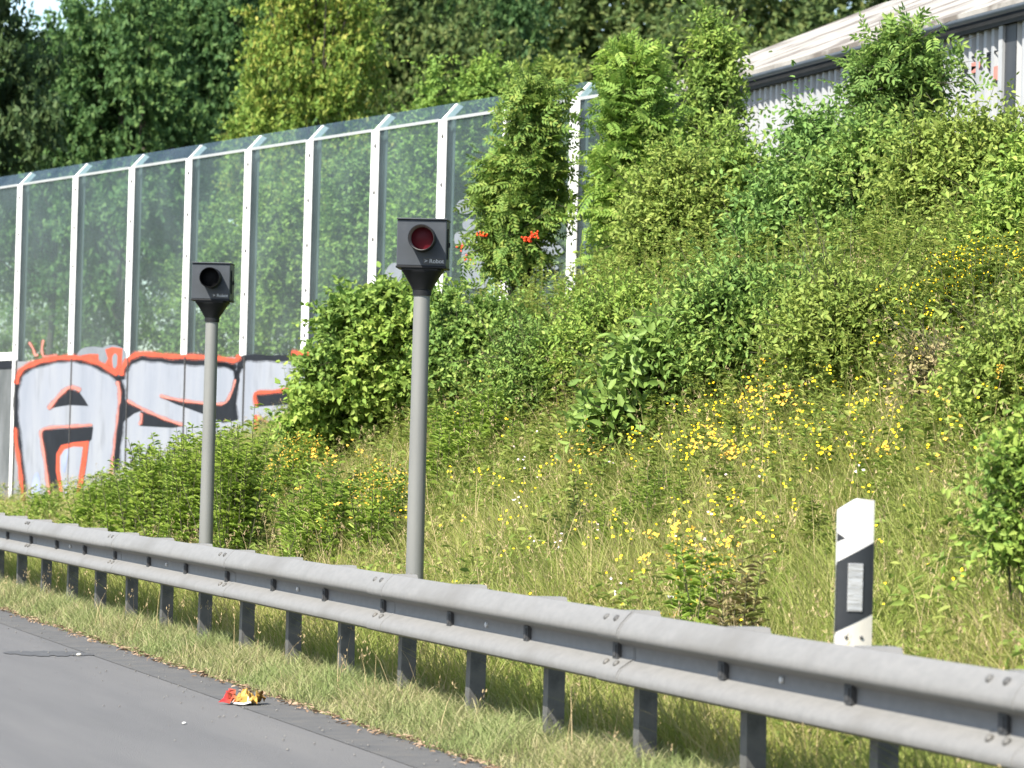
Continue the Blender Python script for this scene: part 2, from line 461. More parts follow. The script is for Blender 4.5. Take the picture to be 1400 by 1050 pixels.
def plant(name, label, cat, base, lobes, mat, clumps, twigs, per, leaf, seed, stems=3, sr=.025, limbs=14, group=None,
          bark='stem', crown_name='crown', stem_name='stem', extra=None, **kw):
    """a bush or tree standing at base: crown + stem children. lobes are relative to base"""
    rng = np.random.default_rng(seed)
    t = thing(name, label, cat, tuple(base), 0, group)
    V, q, cc, tw = crown(lobes, rng, clumps, twigs, per, leaf, **kw)
    link(crown_name, np_mesh(crown_name, V, q), mat, t)
    paths = branches((0, 0, -.1), cc, rng, limbs, sr, stems)
    tb, td, tl = tw
    sel = rng.choice(len(tb), min(len(tb), 400), replace=False)
    for i in sel:
        paths.append((np.stack([tb[i], tb[i] + td[i] * tl[i] * .9]), np.array([sr * .12 + .002, .0015])))
    V, q = tube_arrays(paths, 5)
    link(stem_name, np_mesh(stem_name, V, q, smooth=True), M[bark], t)
    return t


def px_plant(cx, top, bot, hw, u, name, label, cat, mat, seed, lob=None, **kw):
    """place a plant so that it stands on the ground below image column cx at lateral distance u"""
    sc = F_PX / np.dot(at_u(cx, bot, u) - CAM, FWD)          # pixels per metre there
    pb = at_u(cx, bot, u); pt = at_u(cx, top, u)
    g = float(ground(pb[0], pb[1]))
    base = np.array([pb[0], pb[1], g])
    grow = .5 * kw['twig'] + .35 * kw['leaf']
    hw = hw * kw.pop('wide', 1.0)
    h = max(.3, pt[2] - pb[2] - grow * .8); w = max(.12, hw / sc - grow)
    zc = (pt[2] + pb[2] - grow * .8) / 2 - g
    lobes = []
    for (dx, dz, rx, rz) in (lob or [(0, 0, 1, 1)]):
        c = rgt0 * dx * w + np.array([0, 0, zc + dz * h / 2])
        lobes.append((c, (rx * w, rx * w * .9, rz * h / 2)))
    return plant(name, label, cat, base, lobes, mat, seed=seed, **kw)


def blade_arrays(P, h, az, lean, w, rng, bend=2.0):
    n = len(P)
    d = np.stack([np.cos(az), np.sin(az), np.zeros(n)], 1)
    fa = rng.random(n) * 2 * math.pi
    s = np.stack([np.cos(fa), np.sin(fa), np.zeros(n)], 1)
    rows = []
    for t, wf in ((0, 1), (.35, .9), (.7, .6)):
        c = P + np.array([0, 0, 1.]) * (h * t * (1 - .28 * lean * t))[:, None] + d * (h * lean * t ** bend)[:, None]
        rows += [c - s * (w * wf * .5)[:, None], c + s * (w * wf * .5)[:, None]]
    rows.append(P + np.array([0, 0, 1.]) * (h * (1 - .28 * lean))[:, None] + d * (h * lean)[:, None])
    V = np.stack(rows, 1).reshape(-1, 3)
    b = (np.arange(n) * 7)[:, None]
    q = np.concatenate([b + np.array([[0, 1, 3, 2]]), b + np.array([[2, 3, 5, 4]])], 0)
    t = b + np.array([[4, 5, 6]])
    return V, q, t


def merge(parts):
    VV, QQ, TT, b = [], [], [], 0
    for V, q, t in parts:
        VV.append(V)
        if q is not None and len(q): QQ.append(q + b)
        if t is not None and len(t): TT.append(t + b)
        b += len(V)
    return np.concatenate(VV), (np.concatenate(QQ) if QQ else None), (np.concatenate(TT) if TT else None)


# ------------------------------------------------------------------ setting: ground, road
us = np.unique(np.concatenate([np.linspace(-2500, -40, 12), np.linspace(-40, 4, 12), np.linspace(4, 13, 61), np.linspace(13, 60, 30), np.linspace(60, 2500, 20)]))
vs = np.unique(np.concatenate([np.linspace(-600, 0, 10), np.linspace(0, 62, 125), np.linspace(62, 200, 30), np.linspace(200, 4000, 20)]))
UU, VV = np.meshgrid(us, vs, indexing='ij')
ZZ = ground(UU, VV)
nv = len(vs)
i, j = np.meshgrid(np.arange(len(us) - 1), np.arange(nv - 1), indexing='ij')
q = np.stack([i * nv + j, (i + 1) * nv + j, (i + 1) * nv + j + 1, i * nv + j + 1], -1).reshape(-1, 4)
tag(link('ground', np_mesh('ground', np.stack([UU, VV, ZZ], -1), q, smooth=True), M['soil']), kind='structure')
b = MB()
b.add([(-11, -300, 0), (4.27, -300, 0), (4.27, 2500, 0), (-11, 2500, 0)], [(0, 1, 2, 3)])
tag(b.build('road', M['asphalt']), kind='structure')
# gutter strip with an irregular outer edge
b = MB(); vv = np.concatenate([[-300], np.linspace(2, 60, 240), [2500]]); n = len(vv)
pts = [(4.283, y, -.002) for y in vv] + [(4.62 + .035 * wob(y, 0, 2.3) + .015 * wob(y, 3, 9.0), y, .004) for y in vv]
b.add(pts, [(k, n + k, n + k + 1, k + 1) for k in range(n - 1)])
tag(b.build('gutter_strip', M['gutter']), kind='structure')

# a tar filled crack with lifted edges
p0 = at_z(4, 893, 0); p1 = at_z(128, 895, 0)
b = MB(); n = 40; ax = unit(p1 - p0); nrm = np.array([-ax[1], ax[0], 0])
L = []; T = []
for k in range(n + 1):
    t = k / n; c = p0 + (p1 - p0) * t + nrm * .06 * wob(t * 9, 1, 1.0)
    w = .28 * (math.sin(math.pi * min(1, max(0, t))) ** .5) * (1 + .5 * wob(t * 30, 2, 1.0)) + .012
    L.append(c - nrm * w); T.append(c + nrm * w)
for k in range(n):
    b.add([L[k] + [0, 0, .004], L[k + 1] + [0, 0, .004], T[k + 1] + [0, 0, .004], T[k] + [0, 0, .004]], [(0, 1, 2, 3)])
tag(b.build('road_crack', M['tar']), kind='structure')

# ------------------------------------------------------------------ guard rail
VSP = 1.372
POST_U = 5.11


def post_v(px):
    # distance along the rail of a post seen at column px
    return at_u(px, 800, POST_U)[1]


v0 = post_v(645)
rail = thing('guardrail', 'long grey double-wave steel crash barrier running along the road edge', 'guardrail', (4.94, v0, 0))
prof = [(.085, .752), (.070, .753), (.052, .738), (.020, .702), (.005, .676), (0, .655), (.004, .640), (.014, .630), (.062, .614), (.077, .606), (.082, .598),
        (.082, .550), (.077, .542), (.062, .535), (.020, .505), (.005, .483), (0, .464), (.004, .450), (.014, .442), (.052, .432), (.080, .428), (.095, .430)]
back = [(d + .005, z - (.001 if k < 12 else -.001)) for k, (d, z) in enumerate(prof)]
loop = prof + back[::-1]
K0, K1 = -11, 27
nb = 0
proto_beam = None
for k in range(K0, K1, 3):
    y0 = k * VSP - .16; y1 = (k + 3) * VSP - .16
    if proto_beam is None:
        b = MB()
        Ls = 3 * VSP
        b.rings([[(d, 0, z) for d, z in loop], [(d, Ls * .5, z) for d, z in loop], [(d, Ls, z) for d, z in loop]], True, True)
        # lapped end: a short sleeve standing 4 mm proud over the neighbour's end
        b.rings([[(d - .0022, Ls - .02, z) for d, z in loop], [(d - .0020, Ls + .28, z) for d, z in loop]], True, True)
        proto_beam = b.build('rail_beam', M['galv'], rail, (0, y0, 0), smooth=35)
    else:
        c = proto_beam.copy(); C.objects.link(c); c.location = (0, y0, 0)
        c.location.z += .004 * math.sin(k * 1.7); c.rotation_euler = (0, R(.2) * math.sin(k), 0)
# post, spacer, bracket, bolts
pb = MB()   # C section: road-side flange, web facing the camera, rear flange
pb.box((POST_U - 4.94, 0, -.25), (POST_U - 4.94 + .006, .08, .735))
pb.box((POST_U - 4.94 + .006, 0, -.25), (POST_U - 4.94 + .078, .006, .735))
pb.box((POST_U - 4.94 + .078, 0, -.25), (POST_U - 4.94 + .084, .05, .735))
pb.box((POST_U - 4.94 + .006, .074, -.25), (POST_U - 4.94 + .02, .08, .735))
sb = MB()   # spacer arm from the beam's back to the post
sb.prism([(.088, -.085, .712), (.088, -.05, .7525), (.088, .05, .7525), (.088, .05, .7485), (.088, -.048, .7485), (.088, -.082, .709)], (POST_U - 4.94 + .065 - .088, 0, 0))
sb.box((.088, -.045, .50), (POST_U - 4.94 - .002, -.040, .748))
sb.box((.088, .045, .50), (POST_U - 4.94 - .002, .050, .748))
bb = MB()   # strap in the valley of the profile
bb.box((.060, .0, .538), (.0815, .07, .611))
bb.box((.056, .018, .55), (.0598, .05, .60))
bolt_kinds = []
for dy in (0, .14):
    for (dd, zz, nx, nz) in ((.033, .719, -.74, .67), (.036, .521, -.68, .73)):
        Z = np.array([nx, 0, nz]); A = np.array([0, 1., 0]); B = np.cross(Z, A)
        kb = MB(); bolt_kinds.append(kb); kb.lathe([(.017, -.002), (.017, .004), (.012, .011), (.004, .013)], 10, (A, B, Z), (dd, dy, zz))
protos = []
for k in range(K0, K1 + 1):
    y = k * VSP
    items = [('post', pb, 'galv_dark', 0), ('spacer', sb, 'galv', 0), ('strap', bb, 'bracket', 0)]
    if not protos:
        protos = [MB.build(o, nme, M[mt], rail, (0, y + dy, 0)) for nme, o, mt, dy in items]
    else:
        for pr in protos:
            c = pr.copy(); C.objects.link(c); c.location = (0, y, 0)
            if pr.name.startswith('post'): c.rotation_euler = (R(.8) * math.sin(k * 2.3), R(.7) * math.cos(k * 1.3), 0)
bolt = None
rb = MB(); rb.lathe([(.014, 0), (.014, .01), (.006, .014)], 10, ((0, 1, 0), (0, 0, 1), (-1, 0, 0)), (.0815, 0, .578))
rfl = None
for k in range(K0, K1, 3):
    y = (k + 3) * VSP - .06
    if bolt is None:
        bolt = [o.build('bolt', M['galv_dark'], rail, (0, y, 0)) for o in bolt_kinds]
        rfl = rb.build('button', M['white_plastic'], rail, (0, y + VSP * 1.6, 0))
    else:
        for pr, yy in [(o, y) for o in bolt] + [(rfl, y + VSP * 1.6)]:
            c = pr.copy(); C.objects.link(c); c.location = (0, yy, 0)

# ------------------------------------------------------------------ speed cameras on poles
ND = R(20)      # the housings look back down the road, a little towards the traffic


def speed_camera(px, ubase, label, lens, zbox):
    foot = at_u(px, 760, ubase)
    x, y = foot[0], foot[1]
    g = float(ground(x, y))
    t = thing('speed_camera', label, 'speed camera', (x, y, g), -ND, 'roadside speed camera housings')
    zt = zbox - g                                   # underside of the housing above the foot
    b = MB(); b.lathe([(.058, -.1), (.057, .3), (.054, 1.2), (.051, zt - .12)], 28); b.build('pole', M['pole'], t, smooth=40)
    b = MB(); b.lathe([(.085, .0), (.085, .012), (.06, .016), (.06, .05)], 20); b.build('base_flange', M['galv_dark'], t, smooth=40)
    # funnel shaped neck: round collar that opens into a square head plate
    b = MB(); n = 32; rr = []
    for z, r, sq in ((zt - .165, .059, 0), (zt - .128, .0595, 0), (zt - .126, .064, 0), (zt - .118, .066, .1), (zt - .028, .118, .75), (zt - .012, .128, .9), (zt - .001, .128, .9)):
        ring = []
        for q_ in range(n):
            a = 2 * math.pi * (q_ + .5) / n; c, s = math.cos(a), math.sin(a)
            m_ = 1 / max(abs(c), abs(s)); f = (1 - sq) + sq * m_
            ring.append((c * r * f, s * r * f, z))
        rr.append(ring)
    b.rings(rr); b.build('neck', M['housing_dark'], t, smooth=35)
    hw, hd, hh = .154, .13, .30
    b = MB(); b.box((-hw, -hd, zt + .014), (hw, hd, zt + hh)); hz = b.build('housing', M['housing'], t, bevel=.006)
    b = MB(); b.box((-hw - .004, -hd - .006, zt), (hw + .004, hd + .004, zt + .0135)); b.build('bottom_lip', M['housing_dark'], t, bevel=.003)
    b = MB(); b.box((-hw - .004, -hd - .012, zt + hh + .001), (hw + .004, hd + .004, zt + hh + .010)); b.build('roof_plate', M['housing'], t, bevel=.003)
    # lens hood: tube that stands out of the front
    zc = zt + .182; xc = .008; ro = .083
    A, B, Z = (1, 0, 0), (0, 0, 1), (0, -1, 0)
    dp = .135
    b = MB(); b.lathe([(ro, 0), (ro, dp), (ro - .002, dp + .003)], 40, (A, B, Z), (xc, -hd, zc), caps=False)
    b.lathe([(ro - .002, dp + .003), (ro - .006, dp + .003)], 40, (A, B, Z), (xc, -hd, zc), 0 if lens == 'lens_red' else 2, caps=False)
    b.lathe([(ro - .006, dp + .003), (ro - .007, .115), (ro - .014, .05)], 40, (A, B, Z), (xc, -hd, zc), 1 if lens == 'lens_red' else 2, caps=False)
    b.build('lens_hood', [M['housing_dark'], M['hood_metal'], M['lens_dark']], t, smooth=40)
    b = MB(); b.lathe([(ro - .012, .002), (ro - .012, .052), (.04, .060), (.004, .064)], 36, (A, B, Z), (xc, -hd, zc))
    b.build('lens', M[lens], t, smooth=60)
    b = MB(); b.box((.015, -hd - .004, zt + .026), (.145, -hd - .0005, zt + .062)); pl = b.build('name_plate', M['plate'], t, bevel=.001)
    # small pale wording on the plate
    cu = bpy.data.curves.new('wording', 'FONT'); cu.body = '> Robot'; cu.size = .036; cu.extrude = .0006
    tmp = bpy.data.objects.new('wording_curve', cu); C.objects.link(tmp)
    dg = bpy.context.evaluated_depsgraph_get()
    me = bpy.data.meshes.new_from_object(tmp.evaluated_get(dg)); bpy.data.objects.remove(tmp)
    me.transform(Matrix.Translation((.020, -hd - .0052, zt + .033)) @ Matrix.Rotation(R(90), 4, 'X'))
    me.materials.clear()
    link('wording', me, M['lettering'], pl)
    # hinge and lock on the side
    b = MB(); b.box((hw + .0005, -.07, zt + .06), (hw + .008, -.05, zt + .25)); b.box((hw + .0005, .03, zt + .14), (hw + .010, .06, zt + .17)); b.build('hinge', M['housing_dark'], t)
    return t


speed_camera(567.5, 5.85, 'grey pole speed camera with dark red lens in pale hood, nearer and taller in view', 'lens_red', 2.568)
speed_camera(281, 5.95, 'grey pole speed camera with black lens opening, standing before the graffiti wall', 'lens_dark', 2.60)

# ------------------------------------------------------------------ delineator post
DU = 5.36
dcx = 1168.5
sc = F_PX / np.dot(at_u(dcx, 800, DU) - CAM, FWD)
dl = at_u(dcx, 800, DU)
g = float(ground(dl[0], dl[1]))
dz = lambda y: at_u(dcx, y, DU)[2] - g
w = 49 / sc / 2
t = thing('delineator_post', 'white plastic roadside marker post with slanted black band and grey reflector behind the crash barrier', 'marker post', (dl[0], dl[1], g), R(-14))
zA, zP, zB = dz(698), dz(681.5), dz(683.5)


def dsec(x):                      # half depth of the rounded triangular section at x
    return .012 + .05 * (1 - (abs(x + w * .1) / (w * 1.15)) ** 2)


xs = np.linspace(-w, w, 13)


def top_z(x):
    tt = (x + w) / (2 * w)
    return zA + (zP - zA) * min(1, tt / .56) if tt < .56 else zP + (zB - zP) * (tt - .56) / .44


b = MB()
ringf = [(x, -.004 - .012 * (1 - (x / w) ** 2)) for x in xs]
ringb = [(x, .02 + dsec(x)) for x in xs[::-1]]
sec = ringf + ringb
levels = [[(x, y, .40) for x, y in sec]] + [[(x, y, min(top_z(x), h_)) for x, y in sec] for h_ in (.55, .7)] + [[(x, y, top_z(x)) for x, y in sec]]
b.rings(levels); b.build('post_body', M['white_plastic'], t, smooth=40)


def band(name, zl0, zr0, zl1, zr1, mat, off, x0=-w, x1=w, wrap=True):
    b = MB(); X = np.linspace(x0, x1, 13); lo, hi = [], []
    for x in X:
        tt = (x + w) / (2 * w); y = -.004 - .012 * (1 - (x / w) ** 2) - off
        lo.append((x, y, zl0 + (zr0 - zl0) * tt)); hi.append((x, y, zl1 + (zr1 - zl1) * tt))
    if wrap:
        for e, (sx) in ((0, -1), (-1, 1)):
            pass
        lo = [(x0 - off, .03, lo[0][2] - .02)] + [(x0 - off, lo[0][1], lo[0][2])] + lo + [(x1 + off, lo[-1][1], lo[-1][2])] + [(x1 + off, .03, lo[-1][2])]
        hi = [(x0 - off, .03, hi[0][2] - .02)] + [(x0 - off, hi[0][1], hi[0][2])] + hi + [(x1 + off, hi[-1][1], hi[-1][2])] + [(x1 + off, .03, hi[-1][2])]
    n = len(lo)
    b.add(lo + hi, [(k, k + 1, n + k + 1, n + k) for k in range(n - 1)])
    return b.build(name, mat, t)


band('black_band', dz(864), dz(839), dz(768), dz(741), M['black_plastic'], .0022)
band('base_sleeve', .402, .402, dz(864) - .004, dz(839) - .004, M['dirty_plastic'], .0012)
b = MB(); b.box((-.24, .02, .44), (-w * .2, .028, .52)); b.build('mounting_bracket', M['galv_dark'], t)
b = MB(); b.box((-w * .43, -.024, dz(836)), (w * .42, -.0165, dz(770))); b.build('reflector', M['reflector'], t, bevel=.002)
b = MB()
zz0, zz1, zz2 = dz(729), dz(741), dz(736)
b.add([(-w - .002, .012, zz0 + .004), (-w - .002, -.0045, zz0), (-w + .028, -.0135, zz2), (-w - .002, -.0045, zz1), (-w - .002, .012, zz1 - .004)], [(0, 1, 2, 3, 4)])
b.build('notch_mark', M['black_plastic'], t)
for xx in (-w * .45, w * .40):
    b = MB(); b.lathe([(.007, 0), (.007, .004), (.003, .006)], 10, ((1, 0, 0), (0, 0, 1), (0, -1, 0)), (xx, -.0165, dz(871))); b.build('screw', M['bolt_dark'], t)

# ------------------------------------------------------------------ noise barrier with glass and graffiti
B1 = np.array([8.25, 53.6, 0]); B2 = np.array([11.34, 35.96, 0])
BD = unit(B2 - B1)                                # along the wall, towards the camera's right
BN = np.array([BD[1], -BD[0], 0.0])               # towards the road
if BN[0] > 0: BN = -BN
UPZ = np.array([0, 0, 1.0])


def on_wall(px, py, off=0.0): return at_plane(px, py, B1 + BN * off, BN)


def wall_s(px, py): return float(np.dot(on_wall(px, py) - B1, BD))


post_px = [(-50, 262), (27, 252), (103, 241), (180, 231), (258, 219), (339, 206), (423, 194), (513, 180), (605, 163), (694, 149), (786, 135)]
S = [wall_s(x, y) for x, y in post_px]
S = [S[0] - (S[1] - S[0]) * 2, S[0] - (S[1] - S[0])] + S + [S[-1] + 1.0]
zt0 = on_wall(27, 252)[2]; zt1 = on_wall(786, 135)[2]
zw0 = on_wall(27, 494)[2]; zw1 = on_wall(430, 486)[2]
print('barrier tops', zt0, zt1, 'wall tops', zw0, zw1, 'spacings', np.diff(S))
s27, s786, s430 = wall_s(27, 252), wall_s(786, 135), wall_s(430, 486)
ztop = lambda s: zt0 + (zt1 - zt0) * (s - s27) / (s786 - s27)
zwal = lambda s: zw0 + (zw1 - zw0) * (s - s27) / (s430 - s27)
bar = thing('noise_barrier', 'tall roadside noise barrier of white posts, clear tinted panes and a graffiti covered solid base', 'noise barrier', tuple(B1))
AX = lambda s, z=0.0, off=0.0: (BD, -BN, UPZ, BD * s + UPZ * z + BN * off)   # local axes: x along, y away from the road, z up
cr_b, cr_u = .17, .165
for k, s in enumerate(S):
    b = MB(); zt = ztop(s); zg = float(ground(*(B1 + BD * s)[:2])) - .4
    hw = .105
    ax = AX(s)
    b.box((-hw, 0, zg), (hw, .012, zt), ax=ax)                 # road side flange
    b.box((-.005, .012, zg), (.005, .108, zt), 1, ax=ax)          # web
    b.box((-hw, .108, zg), (hw, .12, zt), 1, ax=ax)               # rear flange
    # cranked head leaning away from the road
    X, Y, Z, O = ax
    hd_ = [O + Y * yy + Z * (zt + zz) for yy, zz in ((0, .001), (.10, .001), (.10 + cr_b * .85, cr_u - .01), (cr_b, cr_u + .02))]
    b.prism([p - X * .028 for p in hd_], X * .056)
    b.build('post', [M['white_post'], M['post_rear']], bar)
    bo = MB()
    for z in np.arange(zwal(s) + .25, zt - .1, .55):
        bo.lathe([(.026, 0), (.026, .006), (.014, .014)], 8, (BD, UPZ, BN), BD * s + UPZ * z + BN * .0 + BD * .02)
    if 1 <= k <= 13: bo.build('bolts', M['bolt_dark'], bar)
for k in range(len(S) - 1):
    s0, s1 = S[k] + .012, S[k + 1] - .012
    zb0, zb1 = zwal(s0), zwal(s1)
    p = lambda s, z, y: BD * s + UPZ * z - BN * y
    b = MB(); b.prism([p(s0, zb0 + .012, .016), p(s1, zb1 + .012, .016), p(s1, ztop(s1) - .005, .016), p(s0, ztop(s0) - .005, .016)], -BN * .018)
    b.build('glass_pane', M['glass'], bar)
    b = MB(); b.prism([p(s0, ztop(s0) + .004, .018), p(s1, ztop(s1) + .004, .018), p(s1, ztop(s1) + cr_u + .03, cr_b + .02), p(s0, ztop(s0) + cr_u + .03, cr_b + .02)], -BN * .014 + UPZ * .008)
    b.build('tilted_pane', M['glass'], bar)
    b = MB(); b.prism([p(s0 + .1, ztop(s0) - .022, -.001), p(s1 - .1, ztop(s1) - .022, -.001), p(s1 - .1, ztop(s1) + .012, -.001), p(s0 + .1, ztop(s0) + .012, -.001)], -BN * .014)
    b.build('edge_strip', M['strip'], bar)
    zg = min(float(ground(*(B1 + BD * s)[:2])) for s in (s0, s1)) - .4
    b = MB(); b.prism([p(s0, zg, .0025), p(s1, zg, .0025), p(s1, zb1, .0025), p(s0, zb0, .0025)], -BN * .14)
    b.build('base_panel', M['panel_grey'] if k < 3 else M['panel'], bar, bevel=.004)
for k, s in enumerate(S):
    if k < 3: continue
    b = MB(); b.box((.098, -.024, float(ground(*(B1 + BD * s)[:2])) - .2), (.112, .004, zwal(s) + .02), ax=AX(s)); b.build('joint_seal', M['bolt_dark'], bar)
# lower white rail in the bay at the picture's left edge
b = MB(); ax = AX(0)
b.box((S[0], -.012, zw0 + .02), (S[3] - .11, -.0005, zw0 + .14), ax=ax); b.build('sill_rail', M['white_post'], bar)
b = MB(); b.box((S[0], -.010, zw0 - .10), (S[3] - .11, -.0005, zw0 + .018), ax=ax); b.build('sill_strip', M['p_black'], bar)


# graffiti: paint layers lying on the wall (coordinates read off the wall, origin at picture column 0, row 420)
def gp(x, y, layer):
    P = on_wall(x / 3.0435, 420 + y / 3.0435) - B1
    return P + BN * (.004 + .0025 * layer)


gm = [M['p_silver'], M['p_black'], M['p_orange'], M['p_pink'], M['p_blue'], M['p_haze'], M['o_black'], M['o_orange']]
gr = MB()


def smooth_line(pts, closed=False, n=8):
    pts = [np.array(p, float) for p in pts]; out = []
    N = len(pts)
    for i_ in range(N if closed else N - 1):
        p0 = pts[(i_ - 1) % N] if (closed or i_ > 0) else pts[0]
        p1 = pts[i_]; p2 = pts[(i_ + 1) % N]; p3 = pts[(i_ + 2) % N] if (closed or i_ + 2 < N) else pts[-1]
        for q_ in range(n):
            t_ = q_ / n
            out.append(.5 * ((2 * p1) + (-p0 + p2) * t_ + (2 * p0 - 5 * p1 + 4 * p2 - p3) * t_ ** 2 + (-p0 + 3 * p1 - 3 * p2 + p3) * t_ ** 3))
    if not closed: out.append(pts[-1])
    return out


def fill(pts, mi, layer, curve=False):
    if curve: pts = smooth_line(pts, True, 5)
    gr.add([gp(x, y, layer) for x, y in pts], [tuple(range(len(pts)))], mi)


def stroke(pts, wd, mi, layer, curve=True, soft=True):
    if curve: pts = smooth_line(pts, False, 6)
    if soft and mi in (1, 2, 3): stroke(pts, wd * 1.55 + 4, 6 if mi == 1 else 7, layer - .45, False, False)
    pts = [np.array(p, float) for p in pts]
    L, T = [], []
    for i_ in range(len(pts)):
        a = pts[max(0, i_ - 1)]; c = pts[min(len(pts) - 1, i_ + 1)]
        d = (c - a) / (np.linalg.norm(c - a) + 1e-9); nn = np.array([-d[1], d[0]])
        ww = wd / 2 * (1 + .16 * math.sin(i_ * .9))
        if i_ in (0, len(pts) - 1): ww *= .6
        L.append(pts[i_] + nn * ww); T.append(pts[i_] - nn * ww)
    for i_ in range(len(pts) - 1):
        gr.add([gp(*L[i_], layer), gp(*L[i_ + 1], layer), gp(*T[i_ + 1], layer), gp(*T[i_], layer)], [(0, 1, 2, 3)], mi)


# background fills between the letters
fill([(470, 300), (560, 215), (1010, 215), (1330, 205), (1330, 700), (480, 830)], 0, 0)
# letter A body
A_out = [(80, 900), (98, 820), (84, 640), (68, 480), (66, 380), (74, 310), (100, 265), (160, 238), (230, 222), (300, 216), (370, 228), (440, 262), (492, 296), (508, 340), (512, 400), (505, 480), (494, 560), (484, 640), (470, 720), (460, 900)]
fill(A_out, 0, 1)
stroke([(112, 900), (104, 790), (90, 640), (71, 480), (68, 380), (77, 312), (104, 266), (165, 238), (240, 221), (300, 217), (370, 230), (440, 263), (492, 297), (510, 340), (514, 400), (505, 490), (494, 580), (484, 680)], 17, 1, 2)
stroke([(68, 320), (78, 285), (100, 255), (160, 228), (230, 213), (300, 209), (372, 217), (440, 246), (492, 282)], 17, 2, 3)
stroke([(64, 500), (72, 580), (84, 660), (92, 740), (102, 850)], 13, 2, 3)
stroke([(490, 308), (499, 340), (500, 400), (492, 480), (482, 560), (472, 640), (464, 700)], 10, 3, 3)
fill([(212, 420), (262, 366), (290, 342), (330, 350), (352, 380), (370, 410), (330, 408), (290, 406), (250, 412)], 1, 3)
stroke([(204, 424), (250, 368), (284, 338), (312, 334), (338, 348)], 12, 3, 4)
fill([(176, 512), (280, 505), (390, 498), (384, 548), (370, 562), (310, 566), (262, 580), (244, 610), (240, 680), (250, 760), (262, 900), (214, 900), (204, 760), (186, 640)], 1, 3)
stroke([(215, 880), (207, 780), (192, 650), (178, 560), (176, 515), (220, 500), (300, 496), (388, 490)], 9, 3, 4)
fill([(262, 900), (250, 760), (236, 680), (238, 610), (258, 574), (310, 562), (374, 556), (364, 640), (346, 760), (330, 900)], 2, 4)
fill([(276, 900), (266, 760), (254, 680), (254, 620), (272, 592), (310, 580), (350, 582), (342, 640), (326, 740), (310, 900)], 0, 5)
fill([(262, 640), (274, 600), (290, 592), (284, 640), (272, 690)], 4, 6, True)
fill([(268, 770), (284, 730), (296, 760), (288, 800), (272, 805)], 4, 6, True)
fill([(130, 830), (138, 720), (160, 690), (172, 760), (166, 860)], 4, 2, True)
# letter S
stroke([(508, 300), (515, 270), (540, 232), (580, 212), (650, 214), (720, 222), (800, 228), (880, 232), (950, 240), (985, 250)], 20, 1, 2)
stroke([(506, 285), (516, 250), (540, 215), (585, 194), (650, 198), (720, 205), (800, 206), (880, 210), (950, 218), (982, 222), (1000, 200)], 17, 2, 3)
stroke([(900, 232), (950, 242), (978, 262), (986, 300), (974, 350), (950, 395), (925, 410)], 13, 1, 2)
stroke([(985, 300), (970, 350), (945, 395), (920, 405)], 9, 3, 3)
fill([(668, 372), (740, 388), (850, 402), (935, 405), (962, 376), (984, 310), (992, 260), (1000, 300), (985, 360), (976, 420), (978, 470), (930, 480), (880, 455), (800, 425), (730, 400)], 1, 3)
stroke([(668, 368), (735, 384), (820, 396), (900, 403), (930, 402)], 9, 3, 4)
fill([(512, 330), (520, 382), (560, 402), (600, 425), (560, 440), (520, 470), (496, 500), (506, 420)], 1, 3)
fill([(588, 432), (640, 450), (700, 472), (770, 492), (720, 500), (650, 496), (584, 492)], 1, 3)
stroke([(528, 386), (590, 420), (650, 448), (710, 472), (765, 490)], 9, 3, 4)
stroke([(592, 440), (592, 470), (584, 490)], 8, 3, 4)
stroke([(508, 400), (500, 480), (490, 560), (482, 660)], 9, 1, 4)
stroke([(545, 650), (570, 610), (592, 585), (582, 625), (600, 632), (628, 575)], 5, 1, 3)
stroke([(600, 640), (622, 615), (640, 580)], 5, 1, 3)
# third letter
stroke([(1000, 255), (1006, 225), (1030, 210), (1100, 210), (1180, 212), (1240, 212), (1330, 215)], 22, 1, 2)
stroke([(1000, 250), (985, 300), (978, 400), (984, 470)], 14, 1, 2)
fill([(1070, 362), (1150, 354), (1240, 344), (1300, 342), (1300, 402), (1180, 404), (1072, 412)], 1, 3)
stroke([(1072, 412), (1068, 360), (1140, 352), (1240, 338), (1310, 334)], 13, 2, 4)
fill([(1070, 450), (1120, 478), (1180, 510), (1180, 570), (1072, 570)], 1, 3)
stroke([(1073, 640), (1070, 540), (1068, 448)], 14, 2, 4)
stroke([(1070, 450), (1130, 486), (1190, 512)], 8, 3, 4)
stroke([(1216, 192), (1260, 192), (1340, 190)], 20, 2, 4)
gr.build('graffiti', gm, bar)
# smaller bubble tag on the panes and scribbles
gr = MB()
fill([(330, 235), (322, 200), (345, 172), (390, 164), (430, 168), (450, 158), (490, 160), (520, 178), (525, 210), (508, 262), (480, 262), (440, 242), (390, 226)], 5, 1, True)
fill([(345, 232), (342, 200), (380, 194), (412, 196), (412, 226), (400, 240)], 2, 2)
fill([(440, 176), (470, 166), (512, 172), (508, 240), (496, 282), (430, 256), (452, 214)], 2, 2)
fill([(474, 250), (470, 210), (482, 192), (492, 206), (488, 248)], 5, 3, True)
gr.build('bubble_tag', gm, bar); gr = MB()
stroke([(122, 145), (140, 175), (148, 200), (160, 196)], 7, 3, 1)
gr.build('scribble', gm, bar); gr = MB()
stroke([(182, 135), (176, 170), (180, 200), (196, 205), (240, 200)], 7, 3, 1)
gr.build('scribble', gm, bar)
